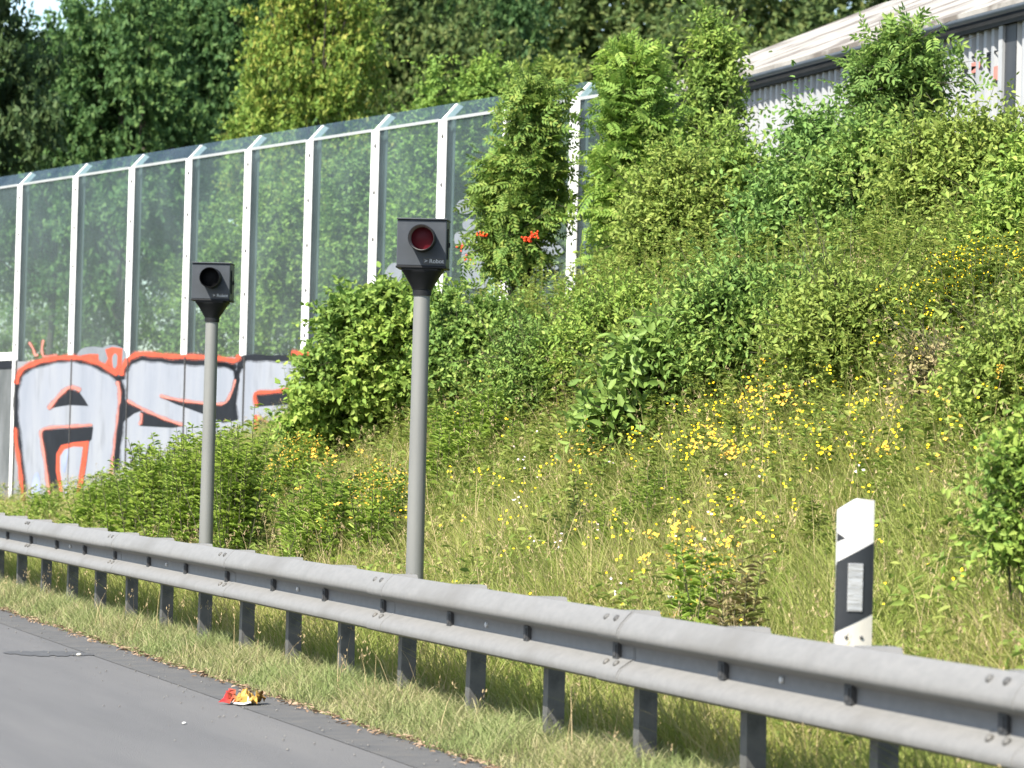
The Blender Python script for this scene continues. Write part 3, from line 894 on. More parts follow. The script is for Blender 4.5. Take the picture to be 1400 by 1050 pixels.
# pale bubble shapes sprayed on the panes near the rowan
Z8 = lambda x, y: ((600 + x * 250 / 1141) * 3.0435, (220 + y * 230 / 1050 - 420) * 3.0435)
for pts in ([(110, 300), (130, 250), (190, 240), (220, 270), (210, 320), (150, 330)],
            [(150, 400), (170, 365), (240, 370), (260, 400), (240, 430), (170, 430)],
            [(100, 500), (110, 450), (180, 440), (290, 450), (300, 500), (200, 520), (120, 525)],
            [(150, 700), (150, 560), (210, 540), (300, 640), (300, 780), (200, 790)],
            [(640, 480), (720, 500), (780, 560), (720, 590), (650, 560)], [(700, 120), (760, 130), (790, 200), (760, 260), (700, 250), (690, 180)],
            [(980, 60), (1040, 50), (1090, 80), (1070, 110), (1000, 105)], [(600, 660), (700, 640), (750, 670), (680, 690), (610, 680)],
            [(-330, 690), (-290, 640), (-240, 650), (-230, 740), (-290, 770), (-330, 740)]):
    gr = MB(); fill([Z8(x, y) for x, y in pts], 5, 1, True); gr.build('spray_patch', gm, bar)

# ------------------------------------------------------------------ shed at the upper right
SU = 15.2
v_l = at_u(845, 130, SU)[1]; v_r = at_u(1400, 0, SU)[1] - 6
ez = at_u(1200, 55, SU)[2]
print('shed v', v_l, v_r, 'eave', ez)
shed = thing('shed', 'long low shed with corrugated metal wall and stained pale roof behind the bushes', 'shed', (SU, v_r, 2.3))
vd0 = at_u(1393, 60, SU)[1] - v_r; vd1 = at_u(1378, 60, SU)[1] - v_r
LZ = v_l - v_r; EZ = ez - 2.3


def corrugated(y0, y1, z0, z1, pitch=.19, dep=.032):
    b = MB(); n = int((y1 - y0) / pitch * 8); pts = []
    ys = np.linspace(y0, y1, n + 1)
    for y in ys:
        ph = (y / pitch) % 1.0
        d = -dep if ph < .36 else (dep if .5 < ph < .86 else (-dep + 2 * dep * (ph - .36) / .14 if ph <= .5 else dep - 2 * dep * (ph - .86) / .14))
        pts.append((d, y))
    vs_ = [(d, y, z0) for d, y in pts] + [(d, y, z1) for d, y in pts]
    b.add(vs_, [(k, n + 1 + k, n + 2 + k, k + 1) for k in range(n)])
    return b


corrugated(vd1 + .02, LZ, 0, EZ - .12).build('wall', M['sheet'], shed)
corrugated(.0, vd0 - .02, 0, EZ - .12).build('wall', M['sheet'], shed)
b = MB(); b.box((-.03, vd0, 0), (.03, vd1, EZ - .13)); b.build('door', M['sheet_dark'], shed)
b = MB(); b.box((-.06, vd1 + .002, 0), (-.028, vd1 + .10, EZ - .14)); b.build('door_frame', M['sheet'], shed)
b = MB()
ov, rs = .14, 4.0
b.prism([(-ov, -1, EZ - .05), (-ov, -1, EZ), (rs, -1, EZ + 1.75), (rs, -1, EZ + 1.68)], (0, LZ + 1.4, 0))
b.build('roof', M['roof'], shed)
b = MB(); b.prism([(rs, -1, EZ + 1.75), (2 * rs + ov, -1, EZ), (2 * rs + ov, -1, EZ - .06), (rs, -1, EZ + 1.68)], (0, LZ + 1.4, 0)); b.build('rear_roof', M['roof'], shed)
b = MB()
b.box((-ov + .06, -.99, EZ - .21), (-ov + .085, LZ + .39, EZ - .053)); b.box((-ov + .087, -.99, EZ - .21), (-.035, LZ + .39, EZ - .185))
b.build('fascia', M['fascia'], shed)
b = MB(); n = 10
b.rings([[(-ov - .055 + .052 * math.cos(a), y, EZ - .085 + .052 * math.sin(a)) for a in np.linspace(math.pi, 2 * math.pi, n)] for y in (-.99, LZ + .39)], False, False)
b.build('gutter', M['gutter_blue'], shed, smooth=60)
b = MB(); b.prism([(0, LZ, 0), (2 * rs, LZ, 0), (2 * rs, LZ, EZ - .1), (rs, LZ, EZ + 1.6), (0, LZ, EZ - .1)], (0, .05, 0)); b.build('gable_wall', M['sheet'], shed)
# faded red and grey spray marks on the sheets
b = MB()
for (x, y, rx, ry, mi) in ((1333, 92, 6, 9, 0), (1362, 100, 5, 12, 0), (1320, 96, 12, 4, 1), (1345, 75, 16, 3, 1), (1352, 84, 3, 12, 1), (1268, 140, 6, 5, 0)):
    pc = at_u(x, y, SU - .026) - np.array([SU, v_r, 2.3]); sc_ = 124
    kk = 9; sy = rx / sc_ / .37
    b = MB(); b.add([(-.026, pc[1] + sy * math.cos(a) * (1 + .2 * math.sin(3 * a)), pc[2] + ry / sc_ * math.sin(a) * (1 + .25 * math.cos(2 * a))) for a in np.linspace(0, 2 * math.pi, kk + 6)[:-1]],
          [tuple(range(kk + 5))])
    b.build('paint_mark', M['p_black'] if mi else M['p_pink'], shed)

# ------------------------------------------------------------------ forest behind
FOREST = []


def unit_tree(seed, mat, clumps=170, per=14, twigs=15, leaf=.052, lob=9, kind='simple'):
    rng = np.random.default_rng(seed)
    lobes = [(np.array([0, 0, 1.25]), (.55, .55, .9))]
    for q_ in range(lob):
        a = rng.random() * 6.28; z = .55 + 1.4 * rng.random(); rr = (.55 if z < 1.5 else .33) * (.7 + .5 * rng.random())
        lobes.append((np.array([math.cos(a) * rr, math.sin(a) * rr, z]), tuple(np.array([.42, .42, .36]) * (.75 + .5 * rng.random()))))
    V, q, cc, tw = crown(lobes, rng, clumps, twigs, per, leaf, .6, .16, .25, .72, kind, 3, rc=.16)
    pa = branches((0, 0, -.9), cc, rng, 26, .05)
    TV, tq = tube_arrays(pa, 6)
    return np_mesh('crown', V, q), np_mesh('trunk', TV, tq, smooth=True), mat


T1 = unit_tree(1, M['lf_forest']); T2 = unit_tree(2, M['lf_forest']); T3 = unit_tree(3, M['lf_forest2']); T4 = unit_tree(4, M['lf_dark']); T5 = unit_tree(5, M['lf_yellow'], 150, 12, 14, .05)


def far_tree(tpl, cx, top, Z, r, rz, label, hz=None, mat=None):
    d = ray(cx, top); d = d / np.dot(d, FWD); P = CAM + d * Z
    g = float(ground(P[0], P[1])); H = P[2] - g
    cme, tme, mt = tpl
    if mat is not None: cme = cme.copy(); cme.materials.clear(); mt = mat
    h = hz or H / 3.15
    o = thing('tree', label, 'tree', (P[0], P[1], P[2] - 2.2 * h), rz)
    o.scale = (r, r, h)
    link('crown', cme, mt, o); link('trunk', tme, M['bark'], o)
    return o


far_tree(T4, -95, -95, 70, 2.35, .3, 'dark tree at the upper left corner of the picture', 3.9)  # leaf colours darker than on the other trees
far_tree(T1, 165, 2, 84, 2.5, 1.1, 'deep green broadleaf tree standing just right of the patch of sky', 3.6)
far_tree(T2, 72, 62, 90, 2.2, 2.2, 'deep green tree with rounded top below the patch of sky', 3.1)
far_tree(T2, 272, -48, 92, 2.8, 4.0, 'tall deep green tree between the sky patch and the yellowish tree', 4.0)
far_tree(T3, 385, -70, 100, 3.0, .9, 'tall olive green tree rising behind the yellowish tree')
far_tree(T5, 425, -12, 66, 1.75, 2.0, 'yellowish green tree rising behind the third to fifth panes left of the red lens camera', 2.6)
far_tree(T3, 560, -40, 96, 2.9, 3.3, 'dull olive tree behind the barrier above the red lens camera')
far_tree(T1, 660, -60, 104, 3.0, 5.1, 'tall mid green tree in the woodland behind the rowan')

# woodland on the slope behind: one mass of crowns
rng = np.random.default_rng(77)
parts = []
for cx, top, Z, r in [(-60, 70, 118, 3.3), (60, 60, 122, 3.2), (165, 40, 120, 3.2), (-150, -120, 125, 4), (300, -90, 128, 4), (430, -110, 130, 4), (520, -90, 120, 3.6), (610, -130, 132, 4), (720, -90, 118, 3.6), (800, -120, 128, 4),
                      (880, -80, 116, 3.6), (960, -110, 126, 4), (1040, -90, 116, 3.6), (1120, -120, 128, 4), (1210, -120, 120, 3.8), (1310, -140, 126, 4), (1400, -150, 122, 4), (1490, -150, 124, 4),
                      (470, 60, 112, 3), (760, 40, 110, 3), (850, 60, 108, 3), (1034, -30, 113, 3.2), (1080, -20, 114, 3), (930, 30, 110, 3), (1010, 50, 110, 3)]:
    d = ray(cx, top); d = d / np.dot(d, FWD); P = CAM + d * Z
    h = 8.5
    lob = [(P - [0, 0, h * .5], (r * .7, r * .7, h * .5))]
    for q_ in range(9):
        a = rng.random() * 6.28; z = -h * rng.random(); rr = r * .75 * rng.random()
        lob.append((P + np.array([math.cos(a) * rr, math.sin(a) * rr, z]) - [0, 0, .8], tuple(np.array([1.3, 1.3, 1.1]) * (.7 + .6 * rng.random()))))
    V, q, cc, tw = crown(lob, rng, 110, 12, 9, .24, .65, .5, .25, .72, rc=.18)
    parts.append((V, q, None))
V, q, _ = merge(parts)
tag(link('woodland', np_mesh('woodland', V, q), M['lf_forest2']), 'dense green woodland rising behind the barrier and the shed', 'woodland', kind='stuff')

# ------------------------------------------------------------------ bushes behind the glass
rl_ = np.random.default_rng(99)


def RL(n=11, seed=0, droop=.0):
    r_ = np.random.default_rng(seed); out = [(0, -.15, .62, .75)]
    for q_ in range(n):
        a = r_.random() * 6.283; rr = .62 * r_.random() ** .5
        dz = rr * 1.15 * math.sin(a) - .02
        s_ = .26 + .24 * r_.random()
        out.append((rr * math.cos(a) * 1.05, dz, s_, s_ * (.8 + .4 * r_.random())))
    out += [(-.8, -.62, .28, .34), (.8, -.62, .28, .34), (.35 * r_.normal(), .78, .16, .26)]
    return out


BL = [(0, 0, 1, 1), (-.5, -.3, .6, .7), (.5, -.2, .6, .75), (.1, .35, .6, .6)]
gl_b = dict(clumps=230, twigs=12, per=11, leaf=.072, asp=.6, twig=.34, shell=.5, stems=4, sr=.03, limbs=16)
px_plant(20, 330, 640, 120, 15.0, 'bush', 'dim bush behind the leftmost panes of the barrier', 'bush', M['lf_mid'], 21, RL(12, 21), **gl_b)
px_plant(150, 285, 600, 110, 15.0, 'bush', 'bush behind the panes over the letter A', 'bush', M['lf_forest'], 22, RL(12, 22), **gl_b)
px_plant(290, 235, 560, 110, 14.6, 'bush', 'bush behind the panes above the camera with black lens', 'bush', M['lf_mid'], 23, RL(12, 23), **gl_b)
px_plant(395, 190, 560, 95, 14.2, 'bush', 'leafy bush behind the panes between the two speed cameras', 'bush', M['lf_bush'], 24, RL(12, 24), **gl_b)
px_plant(500, 170, 560, 85, 14.0, 'bush', 'tall bush behind the panes left of the red lens camera', 'bush', M['lf_mid'], 25, RL(12, 25), **gl_b)
px_plant(575, 115, 520, 65, 14.0, 'young_maple', 'young maple with light green leaves showing above the barrier top over the red lens camera', 'tree', M['lf_lime'], 26, RL(12, 26), **gl_b)
px_plant(660, 95, 300, 60, 15.0, 'young_maple', 'young light green maple showing above the barrier left of the rowan top', 'tree', M['lf_lime'], 27, RL(12, 27), **gl_b)
px_plant(745, 80, 420, 55, 14.8, 'bush', 'dull green bush behind the last pane beside the rowan', 'bush', M['lf_olive'], 28, RL(12, 28), **gl_b)
px_plant(340, 90, 330, 50, 15.5, 'young_tree', 'slim yellow tinged young tree rising behind the pane right of the black lens camera', 'tree', M['lf_yellow'], 29, RL(12, 29), **gl_b)

# ------------------------------------------------------------------ bushes and small trees on the bank
px_plant(525, 390, 612, 138, 8.2, 'bush', 'dense fresh green rounded bush covering the end of the graffiti', 'bush', M['lf_bush'], 31,
         [(0, .1, .75, .85), (-.55, -.4, .5, .6), (.5, .15, .6, .7), (-.25, .35, .5, .55), (.2, -.3, .6, .6), (-.75, -.75, .3, .3), (.75, -.3, .35, .5), (-.15, .75, .25, .25), (.4, .6, .3, .3)], clumps=330, twigs=11, per=11, leaf=.066, asp=.6, twig=.2, shell=.58, stems=7, sr=.018, limbs=40)
px_plant(655, 395, 540, 100, 8.6, 'bush', 'low dark green bush just right of the red lens camera pole', 'bush', M['lf_mid'], 32, RL(9, 32), clumps=170, twigs=10, per=10, leaf=.055, asp=.55, twig=.2, shell=.45, stems=5, sr=.015, limbs=20)
ROW = [(-.05, -.15, .75, .62), (.1, .3, .5, .5), (-.5, -.3, .5, .35), (.35, -.25, .45, .35), (.1, .74, .2, .26)]
rowan = px_plant(712, 62, 425, 68, 10.4, 'rowan_tree', 'slim rowan tree with bunches of red berries in front of the barrier', 'tree', M['lf_rowan'], 33, ROW, clumps=88, twigs=6, per=6, leaf=.19, twig=.24,
                 shell=.3, stems=2, sr=.026, limbs=26, kind='pinnate', k=5, bark='bark')
# bunches of berries
rbase = np.array(rowan.location)
for (x, y) in ((722, 327), (632, 338), (660, 320), (640, 354), (728, 321)):
    P = at_u(x, y, 9.95) - rbase
    rngb = np.random.default_rng(int(x)); n = 16
    b = MB()
    for q_ in range(n):
        o = P + rngb.normal(size=3) * [.028, .028, .018]
        b.lathe([(.001, -.010), (.008, -.006), (.0105, 0), (.008, .006), (.001, .010)], 6, o=o)
    b.build('berry_bunch', M['berry'], rowan, smooth=80)
px_plant(715, 420, 535, 105, 9.0, 'bush', 'low tangled bush at the foot of the rowan', 'bush', M['lf_olive'], 34, RL(9, 34), clumps=150, twigs=9, per=10, leaf=.048, asp=.45, twig=.2, shell=.4, stems=5, sr=.012, limbs=16)
px_plant(862, 36, 440, 50, 11.2, 'robinia_tree', 'tall slim light green feathery tree right of the last white post', 'tree', M['lf_lime'], 35, [(0, -.1, .8, .7), (.15, .45, .6, .5), (-.3, -.3, .6, .5), (.3, .1, .7, .25), (-.1, .75, .35, .2)],
         clumps=110, twigs=6, per=6, leaf=.21, twig=.3, shell=.25, stems=2, sr=.03, limbs=24, kind='pinnate', k=6, bark='bark')
px_plant(966, 15, 420, 52, 12.2, 'young_tree', 'tall light green tree at the left end of the visible shed roof', 'tree', M['lf_bush'], 36, RL(9, 36) + [(0, .6, .45, .35), (-.1, .85, .25, .2)],
         clumps=230, twigs=9, per=9, leaf=.062, asp=.5, twig=.28, shell=.35, stems=2, sr=.03, limbs=30, bark='bark')
px_plant(905, 158, 340, 80, 12.0, 'bush', 'leafy bush between the two slim trees left of the shed', 'bush', M['lf_bush'], 53, RL(11, 53), clumps=260, twigs=10, per=11, leaf=.055, asp=.5, twig=.33, shell=.35, stems=5, sr=.016, limbs=30)
FB = dict(wide=1.28, twigs=11, per=11, asp=.5, twig=.33, shell=.35, stems=6, sr=.016, limbs=36)
px_plant(918, 185, 505, 80, 10.6, 'bush', 'wide feathery yellow green bush between the last white post and the shed', 'bush', M['lf_olive'], 37, RL(12, 37), clumps=340, leaf=.050, **FB)
px_plant(992, 146, 470, 92, 11.2, 'bush', 'yellow green bush below the left part of the shed wall', 'bush', M['lf_bush'], 38, RL(12, 38), clumps=330, leaf=.055, **FB)
px_plant(1098, 130, 470, 102, 11.0, 'bush', 'large deep green bush in front of the middle of the shed wall', 'bush', M['lf_blue'], 39, RL(13, 39), clumps=360, leaf=.064, **FB)
px_plant(1222, 8, 235, 80, 12.0, 'ash_tree', 'young tree with sparse drooping feathery leaves standing against the shed eave', 'tree', M['lf_mid'], 40, [(0, .25, .7, .5), (-.4, -.1, .6, .4), (.55, .15, .5, .35), (.1, -.6, .4, .4)],
         clumps=60, twigs=5, per=5, leaf=.20, twig=.34, shell=.2, stems=1, sr=.035, limbs=40, kind='pinnate', k=4, bark='bark')
px_plant(1200, 166, 450, 92, 11.2, 'bush', 'dense green bush around the foot of the tree against the shed eave', 'bush', M['lf_mid'], 41, RL(12, 41), clumps=330, leaf=.058, **FB)
px_plant(1312, 132, 430, 100, 11.4, 'bush', 'olive yellow bush below the dark door of the shed', 'bush', M['lf_olive'], 42, RL(13, 42), clumps=360, leaf=.054, **FB)
px_plant(1425, 200, 540, 85, 10.4, 'bush', 'green bush at the right edge of the picture under the shed', 'bush', M['lf_bush'], 43, RL(12, 43), clumps=300, leaf=.055, **FB)
px_plant(890, 415, 610, 112, 8.2, 'bush', 'low bush with large drooping dark leaves in the middle of the bank', 'bush', M['lf_big'], 44, RL(9, 44), clumps=150, twigs=7, per=6, leaf=.095, asp=.5, twig=.26, shell=.25, stems=6, sr=.012, limbs=30, flop=.3)
px_plant(1415, 555, 765, 58, 6.9, 'bush', 'bright green low bush at the right edge near the marker post', 'bush', M['lf_bush'], 45, RL(9, 45), clumps=130, twigs=8, per=9, leaf=.045, asp=.5, twig=.2, shell=.3, stems=6, sr=.010, limbs=26)
px_plant(1285, 440, 565, 70, 8.6, 'bush', 'thin brownish twiggy bush on the upper bank', 'bush', M['lf_brown'], 46, RL(8, 46), clumps=50, twigs=7, per=6, leaf=.045, asp=.45, twig=.28, shell=.2, stems=7, sr=.010, limbs=50)
px_plant(1060, 370, 520, 115, 8.9, 'bush', 'shady green bush at the foot of the deep green one', 'bush', M['lf_mid'], 47, RL(10, 47), clumps=220, leaf=.05, **FB)
px_plant(1185, 385, 505, 110, 8.9, 'bush', 'olive green weedy bush above the yellow flowers', 'bush', M['lf_olive'], 48, RL(10, 48), clumps=220, leaf=.044, **FB)
px_plant(850, 380, 535, 80, 9.0, 'bush', 'low pale green bush below the last white post', 'bush', M['lf_bush'], 49, RL(9, 49), clumps=180, leaf=.045, **FB)
px_plant(760, 450, 555, 100, 8.6, 'bush', 'small leafy weed patch between the rowan and the large leaved bush', 'bush', M['lf_mid'], 50, RL(8, 50), clumps=120, leaf=.042, **FB)
px_plant(975, 405, 535, 100, 8.9, 'bush', 'pale olive weedy bush right of the large leaved bush', 'bush', M['lf_olive'], 51, RL(9, 51), clumps=190, leaf=.042, **FB)
px_plant(1392, 430, 600, 60, 8.4, 'bush', 'olive weedy bush at the right edge above the bright green low bush', 'bush', M['lf_olive'], 52, RL(9, 52), clumps=170, leaf=.045, **FB)


# ------------------------------------------------------------------ tall herbs: upright stalks clothed in narrow leaves
def herb_clump(px, top, bot, hw, u, label, mat, seed, n, leaf=.115, asp=.19, flower=None, dens=44):
    rng = np.random.default_rng(seed)
    pb = at_u(px, bot, u); pt = at_u(px, top, u); sc_ = F_PX / np.dot(pb - CAM, FWD)
    g0 = float(ground(pb[0], pb[1]))
    H = max(.25, pt[2] - g0); w = hw / sc_
    t = thing('weed_clump', label, 'weeds', (pb[0], pb[1], g0))
    x = rng.normal(size=n) * .5; x = np.clip(x, -1.1, 1.1); dep = rng.normal(size=n) * .5
    root = rgt0 * (x * w)[:, None] + fwd0 * (dep * max(w, .5))[:, None]
    root[:, 2] = ground(root[:, 0] + pb[0], root[:, 1] + pb[1]) - g0 - .02
    h = H * (.72 + .34 * rng.random(n)) * (1 - .25 * x ** 2)
    lean = rng.normal(size=(n, 2)) * .12
    tip = root + np.stack([lean[:, 0] * h, lean[:, 1] * h, h], 1)
    N = n * dens; si = np.repeat(np.arange(n), dens); tt = .12 + .88 * rng.random(N) ** .8
    P = root[si] + (tip - root)[si] * tt[:, None]
    a = rng.random(N) * 6.283
    D = np.stack([np.cos(a), np.sin(a), .35 + .3 * rng.random(N)], 1)
    Nn = np.stack([-np.cos(a) * .4, -np.sin(a) * .4, np.ones(N)], 1) + rng.normal(size=(N, 3)) * .2
    L = leaf * (.6 + .7 * rng.random(N)) * (1.1 - .55 * tt)
    V, q = leaf_arrays(P, D, Nn, L, L * asp, .3)
    link('foliage', np_mesh('foliage', V, q), mat, t)
    V, q = tube_arrays([(np.stack([root[k], (root[k] + tip[k]) / 2 + rng.normal(size=3) * .01, tip[k]]), np.array([.005, .004, .002])) for k in range(n)], 4)
    link('stalks', np_mesh('stalks', V, q), M['stem'], t)
    if flower is not None:
        kf = 6 if n > 100 else 14; m_ = n * kf; fi = np.repeat(np.arange(n), kf)
        P = tip[fi] + rng.normal(size=(m_, 3)) * [.05, .05, .05] - np.array([0, 0, .03])
        D = unit(rng.normal(size=(m_, 3))); V, q = leaf_arrays(P, D, unit(rng.normal(size=(m_, 3))), np.full(m_, .015), np.full(m_, .011))
        tag(link('flower_heads', np_mesh('flower_heads', V, q), flower, t), kind='stuff')
    return t


herb_clump(140, 645, 730, 55, 6.6, 'low leafy weeds in front of the letter A', M['lf_herb'], 61, 60)
herb_clump(205, 610, 735, 55, 6.5, 'tall upright weeds left of the black lens camera pole', M['lf_herb'], 62, 80)
herb_clump(262, 578, 745, 48, 6.4, 'tallest fresh green weeds right at the black lens camera pole', M['lf_herb'], 63, 90)
herb_clump(318, 580, 750, 24, 6.3, 'narrow stand of upright weeds just right of the black lens camera pole', M['lf_herb'], 64, 60)
herb_clump(395, 600, 700, 50, 7.2, 'ochre flowered weeds below the third graffiti letter', M['lf_herb'], 65, 40, flower=M['fl_orange'])
herb_clump(430, 640, 725, 45, 6.5, 'narrow leaved weed tuft between the two camera poles', M['lf_herb'], 66, 40)
herb_clump(640, 545, 640, 60, 7.8, 'mid green weeds right of the red lens camera pole', M['lf_herb'], 67, 60)
herb_clump(500, 640, 720, 45, 6.7, 'ochre flowered weeds left of the red lens camera pole', M['lf_herb'], 68, 26, flower=M['fl_orange'])
herb_clump(1320, 345, 470, 95, 9.3, 'goldenrod clump in yellow bloom below the shed door bush', M['lf_olive'], 69, 110, flower=M['fl_yellow'])
herb_clump(955, 738, 800, 30, 6.3, 'orange flowered weed tuft behind the rail left of the marker post', M['lf_herb'], 70, 13, flower=M['fl_orange'])
herb_clump(1005, 752, 800, 20, 6.2, 'withered brown weed tuft left of the marker post', M['lf_brown'], 71, 8)
herb_clump(45, 675, 715, 45, 6.9, 'low weeds at the foot of the barrier by the left edge', M['lf_herb'], 72, 40)
herb_clump(880, 655, 725, 60, 7.3, 'soft pale green weed mound under the yellow flowers', M['lf_herb'], 73, 40, leaf=.085, asp=.13)

# ------------------------------------------------------------------ grass, straw, flowers (uncountable)
rng = np.random.default_rng(5)


def scatter(n, u0, u1, vmin=2.0, vmax=7.4, cap=58, pw=1.6):
    """points over the bank, denser towards the camera"""
    U, Vv = [], []
    tot = 0
    while tot < n:
        u = u0 + (u1 - u0) * rng.random(n); k = vmin + (vmax - vmin) * rng.random(n); v = u * k
        keep = (v < cap) & (rng.random(n) < (12.0 / np.maximum(v, 12)) ** (pw - 1) * (u / u1))
        U.append(u[keep]); Vv.append(v[keep]); tot += keep.sum()
    U = np.concatenate(U)[:n]; Vv = np.concatenate(Vv)[:n]
    return U, Vv


def grass(n, u0, u1, hmin, hmax, wmin, wmax, lean, **kw):
    U, Vv = scatter(n, u0, u1, **kw)
    P = np.stack([U, Vv, ground(U, Vv) - .01], 1)
    hh = (hmin + (hmax - hmin) * rng.random(n)) * (1 + .35 * wob(U, Vv, 1.7, 2) + .25 * wob(U, Vv, 5.0, 4))
    az = R(200) + 1.6 * wob(U, Vv, .9, 1) + rng.normal(size=n) * 2.2
    return P, np.maximum(hh, .05), az


P, h, az = grass(300000, 5.3, 11.8, .20, .46, 0, 0, 0, pw=1.5)
ln_ = .25 + .75 * rng.random(len(P)) ** 1.3
h = h * (1 - .35 * sstep(36, 44, P[:, 1]))
V, q, t_ = blade_arrays(P, h, az, ln_, .004 + .005 * rng.random(len(P)), rng)
tag(link('meadow_grass', np_mesh('meadow_grass', V, q, t_), M['grass']), 'tall tangled meadow grass covering the bank behind the rail', 'grass', kind='stuff')

# short verge between kerb strip and rail, and under the rail
n = 60000
U = 4.60 + .75 * rng.random(n) ** .9; k_ = 2.0 + 5.6 * rng.random(n); Vv = U * k_ ** 1.0
U = U + .05 * wob(Vv, 0, 2.3)
keep = rng.random(n) < np.clip(18 / Vv, .25, 1); U = U[keep]; Vv = Vv[keep]; n = len(U)
P = np.stack([U, Vv, ground(U, Vv) - .01], 1)
h = (.07 + .13 * rng.random(n)) * (1 + .4 * wob(U, Vv, 3.0, 3)) * (.55 + .45 * sstep(4.6, 4.85, U))
V1 = blade_arrays(P, np.maximum(h, .03), rng.random(n) * 6.28, .3 + .9 * rng.random(n), .003 + .004 * rng.random(n), rng)
tag(link('verge_grass', np_mesh('verge_grass', *V1), M['grass_verge']), 'short dry pale grass of the verge between asphalt and rail', 'grass', kind='stuff')

# straw stalks with seed heads standing above the grass
n = 4200
U, Vv = scatter(n, 4.75, 10.5, pw=1.4)
kk = (U > 5.3) | (rng.random(n) < .35); U = U[kk]; Vv = Vv[kk]; n = len(U)
P = np.stack([U, Vv, ground(U, Vv)], 1)
low = U < 5.3
h = np.where(low, .22 + .22 * rng.random(n), .40 + .32 * rng.random(n)) * np.where(Vv > 30, .7, 1)
az = rng.random(n) * 6.28; ln_ = .1 + .5 * rng.random(n)
A1 = blade_arrays(P, h, az, ln_, np.full(n, .0035), rng)
dvec = np.stack([np.cos(az), np.sin(az), np.zeros(n)], 1)
tip = P + np.array([0, 0, 1.]) * (h * (1 - .28 * ln_))[:, None] + dvec * (h * ln_)[:, None]
hp = np.repeat(tip, 6, 0) + rng.normal(size=(n * 6, 3)) * [.008, .008, .02]
V2, q2 = leaf_arrays(hp, unit(rng.normal(size=(n * 6, 3)) * .5 + np.array([0, 0, 1.])), unit(rng.normal(size=(n * 6, 3))), np.full(n * 6, .022), np.full(n * 6, .005))
tag(link('straw_stalks', np_mesh('straw_stalks', *merge([A1, (V2, q2, None)])), M['straw']), 'dry straw stalks with seed heads standing in the grass', 'straw', kind='stuff')

# broad small weed leaves mixed into the meadow
n = 60000
U, Vv = scatter(n * 2, 5.5, 11.0, pw=1.5)
keep = (wob(U, Vv, 1.2, 7) + .5 * wob(U, Vv, 3.1, 8)) > .12
U = U[keep][:n]; Vv = Vv[keep][:n]; n = len(U)
P = np.stack([U, Vv, ground(U, Vv) + .02 + .40 * rng.random(n) ** 1.2], 1)
a = rng.random(n) * 6.28
D = np.stack([np.cos(a), np.sin(a), .4 * rng.normal(size=n)], 1); Nn = np.array([0, 0, 1.]) + rng.normal(size=(n, 3)) * .4
L = .03 + .05 * rng.random(n)
V, q = leaf_arrays(P, D, Nn, L, L * .42)
tag(link('meadow_weeds', np_mesh('meadow_weeds', V, q), M['lf_weed']), 'small leafy weeds growing through the meadow grass', 'weeds', kind='stuff')


# tall mixed weeds filling the upper bank between the bushes
n = 3600
U, Vv = scatter(n * 3, 7.2, 11.6, vmin=2.1, vmax=4.3, pw=1.2)
pr = sstep(7.2, 8.8, U) * (.55 + .45 * wob(U, Vv, 1.5, 5)) + .12
kk = rng.random(len(U)) < pr; U = U[kk][:n]; Vv = Vv[kk][:n]; n = len(U)
root = np.stack([U, Vv, ground(U, Vv) - .02], 1)
h = (.45 + .55 * rng.random(n)) * (.6 + .4 * sstep(7.4, 9.6, U))
tip = root + np.stack([rng.normal(size=n) * .16 * h, rng.normal(size=n) * .16 * h, h], 1)
dn = 34; N = n * dn; si = np.repeat(np.arange(n), dn); tt = .2 + .8 * rng.random(N) ** .8
P = root[si] + (tip - root)[si] * tt[:, None]
a = rng.random(N) * 6.283
D = np.stack([np.cos(a), np.sin(a), .2 + .4 * rng.random(N)], 1); Nn = np.stack([-np.cos(a) * .4, -np.sin(a) * .4, np.ones(N)], 1) + rng.normal(size=(N, 3)) * .3
L = (.05 + .05 * rng.random(n))[si] * (1.15 - .6 * tt)
V1, q1 = leaf_arrays(P, D, Nn, L, L * (.22 + .2 * rng.random(n))[si], .25)
V2, q2 = tube_arrays([(np.stack([root[k_], tip[k_]]), np.array([.004, .0018])) for k_ in range(n)], 3)
tag(link('tall_weeds', np_mesh('tall_weeds', *merge([(V1, q1, None), (V2, q2, None)])), M['lf_weed']), 'tall mixed weeds filling the upper bank between the bushes', 'weeds', kind='stuff')


def flowers(name, label, mat, zones, size, petals=5, dens=1.0, head=4):
    """zones: (picture column, row, spread x, spread y, count) read off the bank"""
    parts = []
    for (cx, cy, sx, sy, cnt) in zones:
        for q_ in range(int(cnt * dens + .5)):
            x = cx + rng.normal() * sx * 1.35; y = cy + rng.normal() * sy * 1.35
            p = at_ground(x, y, .25 + .35 * rng.random())
            if p[0] < 5.2 or p[0] > 12: continue
            base = np.array([p[0], p[1], float(ground(p[0], p[1]))])
            top = np.array([p[0], p[1], p[2]])
            k = max(1, int(rng.poisson(head)))
            c = top + rng.normal(size=(k, 3)) * [.022, .022, .03]
            s = size * (.7 + .5 * rng.random(k))
            for j_ in range(petals):
                a = 6.283 * j_ / petals + rng.random(k)
                if j_ == 0: FN = unit(np.array([-.45, -.65, .8]) + rng.normal(size=(k, 3)) * .35); FA = unit(np.cross(FN, [.3, .2, 1.])); FB_ = np.cross(FN, FA)
                D = FA * np.cos(a)[:, None] + FB_ * np.sin(a)[:, None] + FN * .15
                V, q = leaf_arrays(c, D, FN, s, s * .75, 0)
                parts.append((V, q, None))
    V, q, _ = merge(parts)
    return tag(link(name, np_mesh(name, V, q), mat), label, 'flowers', kind='stuff')


